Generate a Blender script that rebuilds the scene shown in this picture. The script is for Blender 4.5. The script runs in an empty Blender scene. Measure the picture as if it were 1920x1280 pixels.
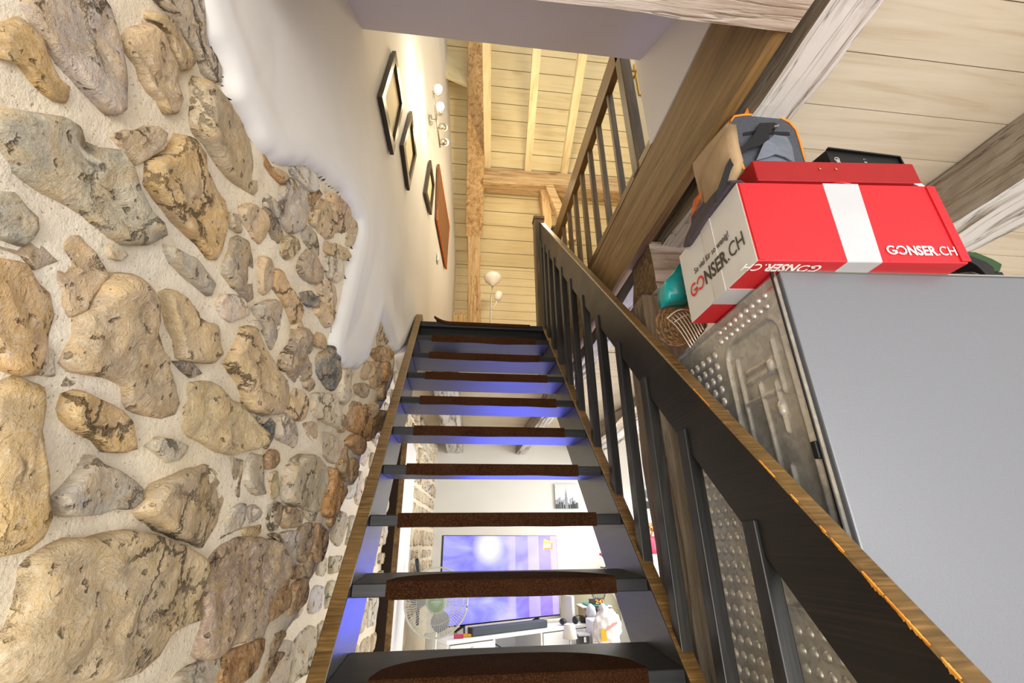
import bpy, bmesh, math, random
import numpy as np
from mathutils import Vector, Matrix, noise
random.seed(7)
rng = np.random.default_rng(7)
S = bpy.context.scene
COL = S.collection

# ------------------------------------------------------------------ camera, world, lights, exposure
FPX = 856.92; PITCH, YAW, ROLL = .4204, .1245, -.0121
CAM = np.array([.2857, -1.7396, 1.5462])
def _axes():
    f = np.array([math.sin(YAW)*math.cos(PITCH), math.cos(YAW)*math.cos(PITCH), math.sin(PITCH)])
    r = np.array([math.cos(YAW), -math.sin(YAW), 0]); u = np.cross(r, f)
    c, s = math.cos(ROLL), math.sin(ROLL)
    return np.array([c*r+s*u, -s*r+c*u, f])
RM = _axes()
cd = bpy.data.cameras.new('camera'); cam = bpy.data.objects.new('camera', cd); COL.objects.link(cam)
cd.sensor_width = 36; cd.lens = FPX/1920*36; cd.clip_start = .02; cd.clip_end = 100
m = Matrix.Identity(4)
for i in range(3):
    m[i][0], m[i][1], m[i][2], m[i][3] = RM[0][i], RM[1][i], -RM[2][i], CAM[i]
cam.matrix_world = m
S.camera = cam
S.view_settings.view_transform = 'Standard'; S.view_settings.look = 'None'
S.view_settings.exposure = 0.0; S.view_settings.gamma = 1; S.view_settings.use_curve_mapping = False
w = bpy.data.worlds.new('world'); S.world = w; w.use_nodes = True
w.node_tree.nodes['Background'].inputs[0].default_value = (.97, .98, 1, 1)
w.node_tree.nodes['Background'].inputs[1].default_value = 1.25

def light(name, kind, loc, energy, color=(1, 1, 1), size=1, size_y=None, target=None, radius=.05):
    d = bpy.data.lights.new(name, kind); o = bpy.data.objects.new(name, d); COL.objects.link(o)
    d.energy = energy; d.color = color; o.location = loc
    if kind == 'AREA':
        d.size = size
        if size_y: d.shape = 'RECTANGLE'; d.size_y = size_y
    else: d.shadow_soft_size = radius
    if target is not None:
        o.rotation_euler = (Vector(target)-Vector(loc)).to_track_quat('-Z', 'Y').to_euler()
    return o
# fills added behind the camera, rear window daylight, overhead and low area lights, warm lamps upstairs
light('front_fill_light', 'AREA', (1.7, -4.2, 1.3), 60, (1, .97, .93), 2.6, 2.0, (.3, 0, 2.0))  # broad fill added behind the camera
light('front_fill_light_left', 'AREA', (.2, -3.3, .8), 74, (1, .97, .93), 1.6, 1.6, (.9, 0, 2.4))  # added low fill, tilted up to brighten the soffit
light('rear_room_light', 'AREA', (2.6, 2.9, 2.55), 80, (1, .985, .96), 1.6, 1.6, (1.6, 2.6, 0))
light('rear_side_window_light', 'AREA', (4.1, 2.2, 1.5), 85, (.96, .98, 1), 1.6, 1.4, (0, 2.2, 1.4))
light('rear_low_light', 'AREA', (2.6, 1.6, .5), 14, (.97, .98, 1), 1.2, 1.2, (2.2, 3, 2.9))
tint_spot = light('tread_tint_fill', 'SPOT', (.85, 2.5, 1.35), 120, (.07, .10, 1), target=(.4, .5, 2.4), radius=.5); tint_spot.data.spot_size = .95; tint_spot.data.spot_blend = .6  # blue spot added in front of the television to tint the tread undersides
light('attic_lamp_light', 'POINT', (1.1, 1.9, 5.0), 44, (1, .82, .52), radius=.12)
light('attic_lamp_light_back', 'POINT', (2.2, .8, 4.9), 30, (1, .82, .52), radius=.15)

# ------------------------------------------------------------------ pixel rays (reference frame 1920x1280) -> points in the place
def ray(px, py): return RM.T @ np.array([(px-960)/FPX, (640-py)/FPX, 1.])
def onX(px, py, X): d = ray(px, py); return CAM+d*(X-CAM[0])/d[0]
def onY(px, py, Y): d = ray(px, py); return CAM+d*(Y-CAM[1])/d[1]
def onZ(px, py, Z): d = ray(px, py); return CAM+d*(Z-CAM[2])/d[2]
B2 = .105
def XW(Y): return -.155+.05*Y if Y < 1 else -.105+B2*(Y-1)
def hitw(px, py, off=0.):
    d = ray(px, py)
    t = (-.155+off+.05*CAM[1]-CAM[0])/(d[0]-.05*d[1]); P = CAM+d*t
    if P[1] <= 1 and t > 0: return P
    t = (-.105-B2+off+B2*CAM[1]-CAM[0])/(d[0]-B2*d[1]); return CAM+d*t

# ------------------------------------------------------------------ materials
def srgb(c):
    if isinstance(c, str): c = [int(c[i:i+2], 16)/255 for i in (0, 2, 4)]
    return tuple(((x/12.92) if x <= .04045 else ((x+.055)/1.055)**2.4) for x in c[:3])+(1,)
class NT:
    def __init__(s, name):
        s.m = bpy.data.materials.new(name); s.m.use_nodes = True; s.t = s.m.node_tree
        s.b = s.t.nodes['Principled BSDF']
    def n(s, typ, **kw):
        x = s.t.nodes.new(typ)
        for k, v in kw.items():
            if k in x.inputs: x.inputs[k].default_value = v
            else: setattr(x, k, v)
        return x
    def l(s, a, b): s.t.links.new(a, b)
    def coord(s, scale=(1, 1, 1), rot=(0, 0, 0), rand=False):
        tc = s.n('ShaderNodeTexCoord'); mp = s.n('ShaderNodeMapping'); mp.inputs['Scale'].default_value = scale
        mp.inputs['Rotation'].default_value = rot
        if rand:
            oi = s.n('ShaderNodeObjectInfo'); ad = s.n('ShaderNodeVectorMath', operation='MULTIPLY_ADD')
            cb = s.n('ShaderNodeCombineXYZ')
            for i in range(3): s.l(oi.outputs['Random'], cb.inputs[i])
            s.l(cb.outputs[0], ad.inputs[0]); ad.inputs[1].default_value = (37, 53, 71); s.l(tc.outputs['Object'], ad.inputs[2])
            s.l(ad.outputs[0], mp.inputs[0])
        else: s.l(tc.outputs['Object'], mp.inputs[0])
        return mp.outputs[0]
    def noise(s, v, scale, detail=6, rough=.55, dist=0):
        x = s.n('ShaderNodeTexNoise'); x.inputs['Scale'].default_value = scale; x.inputs['Detail'].default_value = detail
        x.inputs['Roughness'].default_value = rough; x.inputs['Distortion'].default_value = dist; s.l(v, x.inputs['Vector'])
        return x.outputs['Fac']
    def ramp(s, f, stops):
        r = s.n('ShaderNodeValToRGB'); e = r.color_ramp.elements
        while len(e) < len(stops): e.new(.5)
        for i, (p, c) in enumerate(stops):
            e[i].position = p; e[i].color = (c, c, c, 1) if isinstance(c, (int, float)) else srgb(c)
        s.l(f, r.inputs[0]); return r.outputs[0]
    def mix(s, f, a, b, mode='MIX'):
        x = s.n('ShaderNodeMix', data_type='RGBA', blend_type=mode)
        for sock, v in ((x.inputs[0], f), (x.inputs[6], a), (x.inputs[7], b)):
            if isinstance(v, (int, float)): sock.default_value = v
            elif isinstance(v, (tuple, str)): sock.default_value = srgb(v) if isinstance(v, str) else v
            else: s.l(v, sock)
        return x.outputs[2]
    def math(s, op, a, b=None, c=None):
        x = s.n('ShaderNodeMath', operation=op)
        for i, v in enumerate((a, b, c)):
            if v is None: continue
            if isinstance(v, (int, float)): x.inputs[i].default_value = v
            else: s.l(v, x.inputs[i])
        return x.outputs[0]
    def bump(s, h, strength=.5, dist=.01, prev=None):
        x = s.n('ShaderNodeBump'); x.inputs['Strength'].default_value = strength; x.inputs['Distance'].default_value = dist
        s.l(h, x.inputs['Height'])
        if prev is not None: s.l(prev, x.inputs['Normal'])
        return x.outputs[0]
    def out(s, col=None, rough=None, normal=None, metal=None, spec=None):
        if col is not None:
            if isinstance(col, (str,)): s.b.inputs['Base Color'].default_value = srgb(col)
            else: s.l(col, s.b.inputs['Base Color'])
        if rough is not None:
            if isinstance(rough, (int, float)): s.b.inputs['Roughness'].default_value = rough
            else: s.l(rough, s.b.inputs['Roughness'])
        if metal is not None: s.b.inputs['Metallic'].default_value = metal
        if spec is not None: s.b.inputs['Specular IOR Level'].default_value = spec
        if normal is not None: s.l(normal, s.b.inputs['Normal'])
        return s.m
M = {}
def plain(name, col, rough=.6, metal=0, spec=.5, nscale=0, namt=.08, bump=0):
    n = NT(name)
    if nscale:
        f = n.noise(n.coord(), nscale, 5)
        c = n.mix(n.ramp(f, [(.3, 0.), (.7, 1.)]), tuple(x*(1-namt) if i < 3 else 1 for i, x in enumerate(srgb(col))), tuple(min(1, x*(1+namt)) if i < 3 else 1 for i, x in enumerate(srgb(col))))
        nm = n.bump(f, bump, .002) if bump else None
        M[name] = n.out(c, rough, nm, metal, spec)
    else: M[name] = n.out(col, rough, None, metal, spec)
    return M[name]
def emit(name, col, strength):
    n = NT(name); n.out(col, .5); n.b.inputs['Emission Color'].default_value = srgb(col); n.b.inputs['Emission Strength'].default_value = strength
    M[name] = n.m
def wood(name, axis, cols, rough=.6, scale=1., wash=None, washamt=.5, knots=True, bump=.35, crack=.5, rand=False, spec=.4, streak=.35, under=False):
    """grain runs along axis; cols dark..light; wash = remains of an old limewash"""
    n = NT(name); sc = [14*scale]*3; sc['XYZ'.index(axis)] = .9*scale
    v = n.coord(tuple(sc), rand=rand); sc2 = [2.2*scale]*3; sc2['XYZ'.index(axis)] = .5*scale; v2 = n.coord(tuple(sc2), rand=rand)
    f = n.noise(v, 1.6, 9, .62, .8)
    g = n.noise(v, 7, 6, .6, .4)
    c = n.ramp(f, [(.28, cols[0]), (.47, cols[1]), (.62, cols[2]), (.78, cols[min(3, len(cols)-1)])])
    c = n.mix(n.ramp(g, [(.35, streak), (.6, 0.)]), c, cols[0])
    if wash:
        wf = n.ramp(n.noise(v2, 1.8, 8, .6, .5), [(.5-.25*washamt, 0.), (.62-.2*washamt, 1.)])
        wf = n.mix(n.ramp(f, [(.36, 1.), (.5, 0.)]), wf, (0, 0, 0, 1))
        if under:      # limewash survives on the underside only
            ge = n.n('ShaderNodeNewGeometry'); sp_ = n.n('ShaderNodeSeparateXYZ'); n.l(ge.outputs['Normal'], sp_.inputs[0])
            wf = n.math('MULTIPLY', wf, n.ramp(n.math('MULTIPLY', sp_.outputs[2], -1), [(.35, .16), (.75, 1.)]))
        c = n.mix(wf, c, wash)
    if crack:
        sc3 = [10*scale]*3; sc3['XYZ'.index(axis)] = .55*scale
        k = n.math('ABSOLUTE', n.math('SUBTRACT', n.noise(n.coord(tuple(sc3), rand=rand), 1.5, 4, .6, .25), .5))
        kk = n.math('MULTIPLY', n.ramp(k, [(.002, crack), (.011, 0.)]), n.ramp(n.noise(v2, 2.3, 2), [(.42, 0.), (.55, 1.)]))
        c = n.mix(kk, c, (.02, .014, .01, 1))
    if knots:
        vo = n.n('ShaderNodeTexVoronoi'); sk = [5*scale]*3; sk['XYZ'.index(axis)] = 2.4*scale
        n.l(n.coord(tuple(sk), rand=rand), vo.inputs['Vector']); vo.inputs['Scale'].default_value = .55
        kn = n.ramp(vo.outputs['Distance'], [(.05, .85), (.12, 0.)])
        c = n.mix(kn, c, cols[0])
    h = n.mix(.5, f, g)
    nm = n.bump(h, bump, .006)
    if crack: nm = n.bump(n.ramp(k, [(.004, 0.), (.03, 1.)]), .5, .004, nm)
    M[name] = n.out(c, rough, nm, None, spec)
    return M[name]

# stone: tint from the object's own colour
def stone_mat(name, cracks=True):
    n = NT(name); oi = n.n('ShaderNodeObjectInfo'); v = n.coord(rand=True)
    big = n.noise(v, 5, 6, .6, .6); mid = n.noise(v, 22, 8, .65, .8); fine = n.noise(v, 110, 6, .7)
    base = oi.outputs['Color']
    c = n.mix(n.ramp(big, [(.38, .42), (.56, 0.)]), base, (.50, .45, .38, 1))
    c = n.mix(n.ramp(mid, [(.42, 0.), (.64, .55)]), c, (.68, .46, .20, 1))
    c = n.mix(n.ramp(mid, [(.30, .50), (.42, 0.)]), c, (.24, .15, .07, 1))
    c = n.mix(n.ramp(fine, [(.50, 0.), (.66, .5)]), c, (.80, .70, .54, 1))
    c = n.mix(n.ramp(fine, [(.30, .5), (.40, 0.)]), c, (.22, .14, .07, 1))
    vo = n.n('ShaderNodeTexVoronoi', feature='DISTANCE_TO_EDGE'); vo.inputs['Scale'].default_value = 8.5
    wv = n.n('ShaderNodeTexNoise'); n.l(v, wv.inputs['Vector']); wv.inputs['Scale'].default_value = 9; wv.inputs['Detail'].default_value = 6; wv.inputs['Roughness'].default_value = .7
    ad = n.n('ShaderNodeVectorMath', operation='MULTIPLY_ADD'); n.l(wv.outputs['Color'], ad.inputs[0]); ad.inputs[1].default_value = (.14, .14, .14); n.l(v, ad.inputs[2]); n.l(ad.outputs[0], vo.inputs['Vector'])
    gate = n.ramp(n.noise(v, 4.5, 2), [(.50, 0.), (.60, 1.)])
    cr = n.math('MULTIPLY', n.ramp(vo.outputs['Distance'], [(.008, 1.), (.045, 0.)]), gate)
    c = n.mix(n.math('MULTIPLY', cr, .75), c, (.06, .034, .016, 1))
    pit = n.ramp(n.noise(v, 48, 3, .5), [(.30, 1.), (.37, 0.)])
    c = n.mix(n.math('MULTIPLY', pit, .6), c, (.12, .07, .035, 1))
    nm = n.bump(big, .8, .03); nm = n.bump(mid, .9, .022, nm); nm = n.bump(fine, .7, .005, nm)
    nm = n.bump(n.math('MULTIPLY', n.math('ADD', cr, pit), -1), .9, .010, nm)
    M[name] = n.out(c, .9, nm, None, .2)
stone_mat('stone')
n = NT('mortar'); v = n.coord(); a = n.noise(v, 2.2, 5); b = n.noise(v, 60, 6, .7); sp = n.noise(v, 170, 3, .6)
c = n.ramp(a, [(.3, 'dccdb0'), (.55, 'e6dac4'), (.75, 'e8e0d0')]); c = n.mix(n.ramp(b, [(.3, .3), (.5, 0.)]), c, 'b39f80')
c = n.mix(n.ramp(sp, [(.31, .85), (.36, 0.)]), c, '8f7a5e')
nm = n.bump(b, .7, .004); nm = n.bump(sp, .8, .0018, nm); M['mortar'] = n.out(c, .92, nm, None, .2)
n = NT('plaster'); v = n.coord(); a = n.noise(v, 1.3, 4); b = n.noise(v, 40, 5, .6)
c = n.ramp(a, [(.3, 'd8d5d0'), (.7, 'e3e1dd')]); M['plaster'] = n.out(c, .78, n.bump(a, .25, .02, n.bump(b, .12, .002)), None, .35)
plain('white_wall', 'e4e2dc', .8, nscale=3, namt=.02)
plain('soffit_white', 'e2dfde', .8, nscale=2, namt=.02)
wood('plank_white', 'X', ['b8a68b', 'cbbea9', 'd0c4b0', 'd6cbb9'], .65, 1., knots=True, bump=.10, crack=.0, rand=True, streak=.12)
wood('plank_attic', 'X', ['cdb98b', 'ddcea2', 'e1d3aa', 'e5d8b2'], .6, 1., knots=True, bump=.06, crack=.0, rand=True, streak=.08)
wood('rafter_attic', 'Y', ['c2ab80', 'ded0aa', 'e6dab9', 'ebe1c6'], .6, 1., knots=False, bump=.1, crack=0, streak=.12)
wood('beam_old', 'Y', ['2f2416', '6b5a42', '8b7a60', 'a89a82'], .85, 1., bump=1.0, crack=.95)
wood('beam_old_washed', 'Y', ['5a4a35', '7c6b52', '93836a', 'a6987f'], .85, 1., wash='d2cfcc', washamt=1.1, bump=1.0, crack=.7, under=True, streak=.25)
wood('beam_cross', 'X', ['6e5844', '9c8770', 'b09f8a', 'c2b5a4'], .85, 1., wash='cbbfb3', washamt=.6, bump=.9, crack=.6, streak=.22)
wood('beam_brown', 'Y', ['5a4320', '806339', '94764a', 'a88b5c'], .6, 1., bump=.4, crack=.6, streak=.25)
wood('post_old', 'Z', ['5a4936', '95856d', 'ac9d86', 'c0b39e'], .85, 1., bump=.9, crack=.85)
wood('post_warm', 'Z', ['7d5b33', 'bd9b6c', 'cdb084', 'dcc59f'], .8, 1., bump=.9, crack=.8)
wood('purlin_warm', 'X', ['7d5b33', 'c2a47a', 'd2b88f', 'dfcba8'], .8, 1., bump=.9, crack=.8)
wood('end_grain', 'X', ['2b2013', '6d5436', '8e714a', 'a98c60'], .9, 2.2, bump=1.0, crack=.5, knots=False)
wood('dark_tread', 'X', ['101010', '1d1d1e', '2a2a2a', '3c3b38'], .42, 1.4, knots=False, bump=.12, crack=0)
wood('dark_stringer', 'Y', ['15140f', '26241f', '35322c', '4a4740'], .34, 1., knots=False, bump=.1, crack=0, spec=.6)
# rail boards: fine ridged softwood under worn black stain, grain along the stair slope
def railmat(name, worn):
    n = NT(name); v = n.coord((9, 1.2, 160), (math.radians(47.2), 0, 0))
    f = n.noise(v, 1.2, 4, .5, .15); pa = n.noise(n.coord(), 3.5, 4)
    c = n.ramp(f, [(.35, '0c0b09' if not worn else '453318'), (.55, '17130e' if not worn else '6b5029'), (.72, '2a2118' if not worn else '93703f')])
    c = n.mix(n.ramp(pa, [(.4, 0.), (.7, .5)]), c, '2c2620' if not worn else '8f6f3e')
    M[name] = n.out(c, n.ramp(pa, [(.3, .30), (.7, .48)]), n.bump(f, .35, .0015), None, .5)
railmat('rail_dark', False); railmat('rail_worn', True)
wood('baluster_dark', 'Z', ['12110f', '222120', '33322e', '46443d'], .42, 1.5, knots=False, bump=.1, crack=0, spec=.5)
wood('raw_chip', 'Y', ['a85f14', 'd88c2a', 'e8a544', 'f0b860'], .6, 2, knots=False, bump=.2, crack=0)
wood('newel_wood', 'Z', ['3a2e1c', '58482e', '6f5c3d', '877249'], .4, 1.5, knots=False, bump=.12, crack=0)
n = NT('carpet_brown'); v = n.coord(); a = n.noise(v, 260, 4, .8); b = n.noise(v, 9, 4)
c = n.ramp(a, [(.3, '1b100a'), (.5, '3a2314'), (.68, '6c4326')]); c = n.mix(n.ramp(b, [(.35, 0.), (.7, .3)]), c, '5a3e28')
M['carpet_brown'] = n.out(c, 1, n.bump(a, 1, .006), None, .05)
n = NT('galvanised'); v = n.coord(); a = n.noise(v, 14, 6, .6); vo = n.n('ShaderNodeTexVoronoi'); n.l(v, vo.inputs['Vector']); vo.inputs['Scale'].default_value = 70
c = n.ramp(n.mix(.35, a, vo.outputs['Color']), [(.3, 'bdbbb2'), (.7, 'e2dfd4')])
M['galvanised'] = n.out(c, n.ramp(a, [(.3, .34), (.7, .5)]), n.bump(n.noise(v, 120, 3), .12, .002), .72)
plain('fridge_grey', '7c7d81', .40, .35, .5, nscale=420, namt=.05, bump=.15)
plain('rubber_black', '121214', .5); plain('black_gloss', '0c0c10', .2); plain('black_cloth', '1a1a1c', .9, nscale=300, namt=.3, bump=.3)
n = NT('carton_red'); wv = n.n('ShaderNodeTexWave'); n.l(n.coord(), wv.inputs['Vector']); wv.inputs['Scale'].default_value = 42; wv.bands_direction = 'X'
M['carton_red'] = n.out(n.mix(n.noise(n.coord(), 8), (.52, .010, .017, 1), (.60, .014, .022, 1)), .5, n.bump(wv.outputs['Fac'], .12, .001))
plain('carton_white', 'dcdad2', .7, nscale=15, namt=.03); plain('carton_dark_red', '9c1018', .45, nscale=20, namt=.06)
plain('tape_white', 'bcbdc0', .35, nscale=9, namt=.04, bump=.2); plain('tape_clear', 'd2cfc8', .2)
plain('print_white', 'f4f1ee', .5); plain('print_dark', '4a3f38', .6); plain('print_red', 'd8301f', .6)
plain('grey_cloth', '484b53', .8, nscale=160, namt=.18, bump=.3); plain('grey_pocket', '6b727e', .55, nscale=30, namt=.15, bump=.2)
plain('orange_cloth', 'ee8f2e', .7); plain('tan_cloth', 'a98f6b', .85, nscale=25, namt=.12, bump=.3); plain('orange_fabric', 'd06a2c', .8, nscale=30, namt=.2)
plain('felt_grey', '4b4148', .9, nscale=80, namt=.2); plain('teal_plastic', '159f9d', .35, nscale=8, namt=.1)
plain('wicker', '8d6a42', .8, nscale=90, namt=.35, bump=.5); plain('wire_white', 'd8d0c2', .4, .3); plain('green_dark', '2c4a28', .6)
plain('frame_black', '33281b', .35); plain('paper_cream', 'e6d8b0', .7, nscale=6, namt=.06); plain('board_orange', '7d5230', .5, nscale=8, namt=.12)
plain('steel', 'b9b5ac', .3, .9); plain('brass', 'c9a24e', .35, .8); plain('white_plastic', 'ebe9e4', .35); plain('milk_glass', 'efe9dc', .3)
plain('wood_block', 'd9b069', .6, nscale=20, namt=.1); plain('door_cream', 'e3cf9c', .4); plain('white_lacquer', 'eeeeee', .3)
plain('fan_green', '93ae92', .3); plain('fan_cream', 'd8d9cc', .4); plain('dark_plastic', '232428', .45); plain('light_grey', 'b9bcc0', .4)
plain('sounddark', '363f4a', .5); plain('paper_white', 'e8e8e6', .8, nscale=30, namt=.05); plain('beige_wood', 'a58f70', .7, nscale=10, namt=.1)
plain('bag_white', 'e9e6e4', .25, nscale=18, namt=.05, bump=.5); plain('yellow_label', 'f2b01a', .6); plain('pink_mark', 'e89a90', .6)
plain('floor_tile', 'b8a991', .4, nscale=3, namt=.08); plain('attic_floor', 'b58a55', .5, nscale=5, namt=.1); plain('reveal_shade', '2a1b10', .9)
plain('canvas_light', 'd4d8dc', .7); plain('canvas_mid', '8d9399', .7); plain('canvas_dark', '3c4046', .7); plain('flower', 'c58a50', .8); plain('pot_red', 'c23a56', .5)
plain('chair_olive', '9a967f', .6); plain('teal_paper', '2e9a94', .6)
emit('bulb_on', 'fff2cc', 28); emit('bulb_warm', 'ffe9b8', 12); emit('clock_digits', 'ff7a18', 4); emit('window_glow', 'f4f7ff', 1.6)

# ------------------------------------------------------------------ building helpers
ORG = {}
def new(name, bm, mat, parent=None, smooth=False, label=None, cat=None, group=None, kind=None, bevel=0, me=None):
    if me is None:
        me = bpy.data.meshes.new(name); bm.normal_update(); bm.to_mesh(me); bm.free()
        for mm in (mat if isinstance(mat, (list, tuple)) else [mat]): me.materials.append(M[mm])
        if smooth: me.polygons.foreach_set('use_smooth', [True]*len(me.polygons))
    o = bpy.data.objects.new(name, me); COL.objects.link(o)
    if parent is not None:
        o.parent = parent; o.location = -ORG.get(parent, Vector((0, 0, 0)))
    if bevel:
        b = o.modifiers.new('edge', 'BEVEL'); b.width = bevel; b.segments = 2; b.limit_method = 'ANGLE'
    tag(o, label, cat, group, kind)
    return o
def tag(o, label=None, cat=None, group=None, kind=None):
    for k, v in (('label', label), ('category', cat), ('group', group), ('kind', kind)):
        if v: o[k] = v
    return o
def thing(name, label, cat, loc=(0, 0, 0), group=None, kind=None):
    o = bpy.data.objects.new(name, None); COL.objects.link(o); o.location = loc; o.empty_display_size = .05
    ORG[o] = Vector(loc); return tag(o, label, cat, group, kind)
def V(*a): return Vector(a[0] if len(a) == 1 else a)
def face(bm, pts, mi=0):
    f = bm.faces.new([bm.verts.new(V(p)) for p in pts]); f.material_index = mi; return f
def hexa(bm, P, mi=0):
    """P: 4 bottom corners then 4 top corners (counter-clockwise from above)"""
    v = [bm.verts.new(V(p)) for p in P]
    for q in ((3, 2, 1, 0), (4, 5, 6, 7), (0, 1, 5, 4), (1, 2, 6, 5), (2, 3, 7, 6), (3, 0, 4, 7)):
        bm.faces.new([v[i] for i in q]).material_index = mi
    return v
def box(bm, x0, x1, y0, y1, z0, z1, mi=0):
    return hexa(bm, [(x0, y0, z0), (x1, y0, z0), (x1, y1, z0), (x0, y1, z0), (x0, y0, z1), (x1, y0, z1), (x1, y1, z1), (x0, y1, z1)], mi)
def B(*a, **k): bm = bmesh.new(); box(bm, *a, **k); return bm
def bar(bm, p, q, w, h, up=(0, 0, 1), mi=0):
    """rectangular bar from p to q, w across, h along up"""
    p, q = V(p), V(q); d = (q-p).normalized(); s = d.cross(V(up)).normalized(); u = s.cross(d)
    P = [p-s*w/2-u*h/2, p+s*w/2-u*h/2, p+s*w/2+u*h/2, p-s*w/2+u*h/2]
    hexa(bm, [*P, *[x+(q-p) for x in P]], mi)
def tube(bm, pts, r, seg=8, closed=False, mi=0, cap=True):
    pts = [V(p) for p in pts]; n = len(pts); rings = []
    rr = r if hasattr(r, '__len__') else [r]*n
    ref = V(0, 0, 1)
    for i, p in enumerate(pts):
        a = pts[(i-1) % n] if (closed or i) else p; b = pts[(i+1) % n] if (closed or i < n-1) else p
        d = (b-a); d = d.normalized() if d.length > 1e-9 else V(0, 0, 1)
        s = d.cross(ref)
        if s.length < .1: s = d.cross(V(1, 0, 0))
        s.normalize(); u = s.cross(d)
        rings.append([bm.verts.new(p+(s*math.cos(t)+u*math.sin(t))*rr[i]) for t in (2*math.pi*k/seg for k in range(seg))])
    for i in range(n if closed else n-1):
        a, b = rings[i], rings[(i+1) % n]
        for k in range(seg): bm.faces.new([a[k], b[k], b[(k+1) % seg], a[(k+1) % seg]]).material_index = mi
    if not closed and cap:
        bm.faces.new(rings[0]).material_index = mi; bm.faces.new(rings[-1][::-1]).material_index = mi
def lathe(bm, c, prof, seg=24, mi=0, axis=None):
    """profile [(r,z)] about axis through c"""
    rot = Matrix.Identity(3) if axis is None else V(0, 0, 1).rotation_difference(V(axis)).to_matrix()
    rings = [[bm.verts.new(V(c)+rot@V(r*math.cos(t), r*math.sin(t), z)) for t in (2*math.pi*k/seg for k in range(seg))] for r, z in prof]
    for a, b in zip(rings, rings[1:]):
        for k in range(seg): bm.faces.new([a[k], a[(k+1) % seg], b[(k+1) % seg], b[k]]).material_index = mi
    bm.faces.new(rings[0][::-1]).material_index = mi; bm.faces.new(rings[-1]).material_index = mi
def prism(bm, poly, vec, mi=0):
    """polygon (3-D points) extruded by vec"""
    a = [bm.verts.new(V(p)) for p in poly]; b = [bm.verts.new(V(p)+V(vec)) for p in poly]; n = len(a)
    bm.faces.new(a[::-1]).material_index = mi; bm.faces.new(b).material_index = mi
    for i in range(n): bm.faces.new([a[i], a[(i+1) % n], b[(i+1) % n], b[i]]).material_index = mi
def fixn(bm): bmesh.ops.recalc_face_normals(bm, faces=bm.faces); return bm
def blob(bm, c, r, seed=0, amp=.2, sub=3, mi=0, freq=3):
    g = bmesh.ops.create_icosphere(bm, subdivisions=sub, radius=1)
    for v in g['verts']:
        k = 1+amp*noise.noise(v.co*freq*.5+V(seed*3.1, seed, 0))
        v.co = V(c)+V(v.co.x*r[0]*k, v.co.y*r[1]*k, v.co.z*r[2]*k)
    for v in g['verts']:
        for f in v.link_faces: f.material_index = mi
def text(name, body, size, mat, parent, origin, xa, ya, extrude=.0006, offset=0, align='LEFT', sx=1):
    cu = bpy.data.curves.new(name, 'FONT'); cu.body = body; cu.size = size; cu.extrude = extrude; cu.offset = offset; cu.align_x = align
    cu.resolution_u = 3
    t = bpy.data.objects.new('tmp', cu); COL.objects.link(t); bpy.context.view_layer.update()
    me = bpy.data.meshes.new_from_object(t.evaluated_get(bpy.context.evaluated_depsgraph_get())); bpy.data.objects.remove(t)
    xa, ya = V(xa).normalized(), V(ya).normalized(); za = xa.cross(ya)
    wdt = max((v.co.x for v in me.vertices), default=0)
    for v in me.vertices: v.co = V(origin)+xa*v.co.x*sx+ya*v.co.y+za*v.co.z
    me.materials.clear(); me.materials.append(M[mat])
    return new(name, None, mat, parent, me=me), wdt*sx
def roughen(bm, cuts, amp, freq=6, seed=0, edge=0):
    bmesh.ops.subdivide_edges(bm, edges=bm.edges[:], cuts=cuts, use_grid_fill=True)
    for v in bm.verts:
        d = noise.noise_vector(v.co*freq+V(seed, seed*2, 0))*amp + noise.noise_vector(v.co*freq*3.7+V(0, seed, 5))*amp*.35
        v.co += d
    return bm
def timber(name, p, q, w, h, mat, label, up=(0, 0, 1), amp=.008, cuts=None, kind='structure', cat='beam', seg=None):
    """an old hand-hewn timber: bar cut into lengths, arrises wandering"""
    bm = bmesh.new(); p, q = V(p), V(q); L = (q-p).length; n = seg or max(4, int(L/.09)); d = (q-p)/n
    s = d.normalized().cross(V(up)).normalized(); u = s.cross(d.normalized())
    m_ = 3
    prof = []
    for i in range(m_): prof.append((-w/2+w*i/m_, -h/2))
    for i in range(m_): prof.append((w/2, -h/2+h*i/m_))
    for i in range(m_): prof.append((w/2-w*i/m_, h/2))
    for i in range(m_): prof.append((-w/2, h/2-h*i/m_))
    rings = []
    for k in range(n+1):
        c = p+d*k; ring = []
        for (a, b) in prof:
            cr = .97 if abs(a) > w*.49 and abs(b) > h*.49 else 1
            x = c+s*a*cr+u*b*cr
            x = x+noise.noise_vector(x*3.1+V(7, 1, 3))*amp*1.4+noise.noise_vector(x*13)*amp*.55
            ring.append(bm.verts.new(x))
        rings.append(ring)
    N = len(prof)
    for a, b in zip(rings, rings[1:]):
        for k in range(N): bm.faces.new([a[k], a[(k+1) % N], b[(k+1) % N], b[k]])
    bm.faces.new(rings[0][::-1]); bm.faces.new(rings[-1]); fixn(bm)
    return new(name, bm, mat, None, False, label, cat, None, kind)

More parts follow.
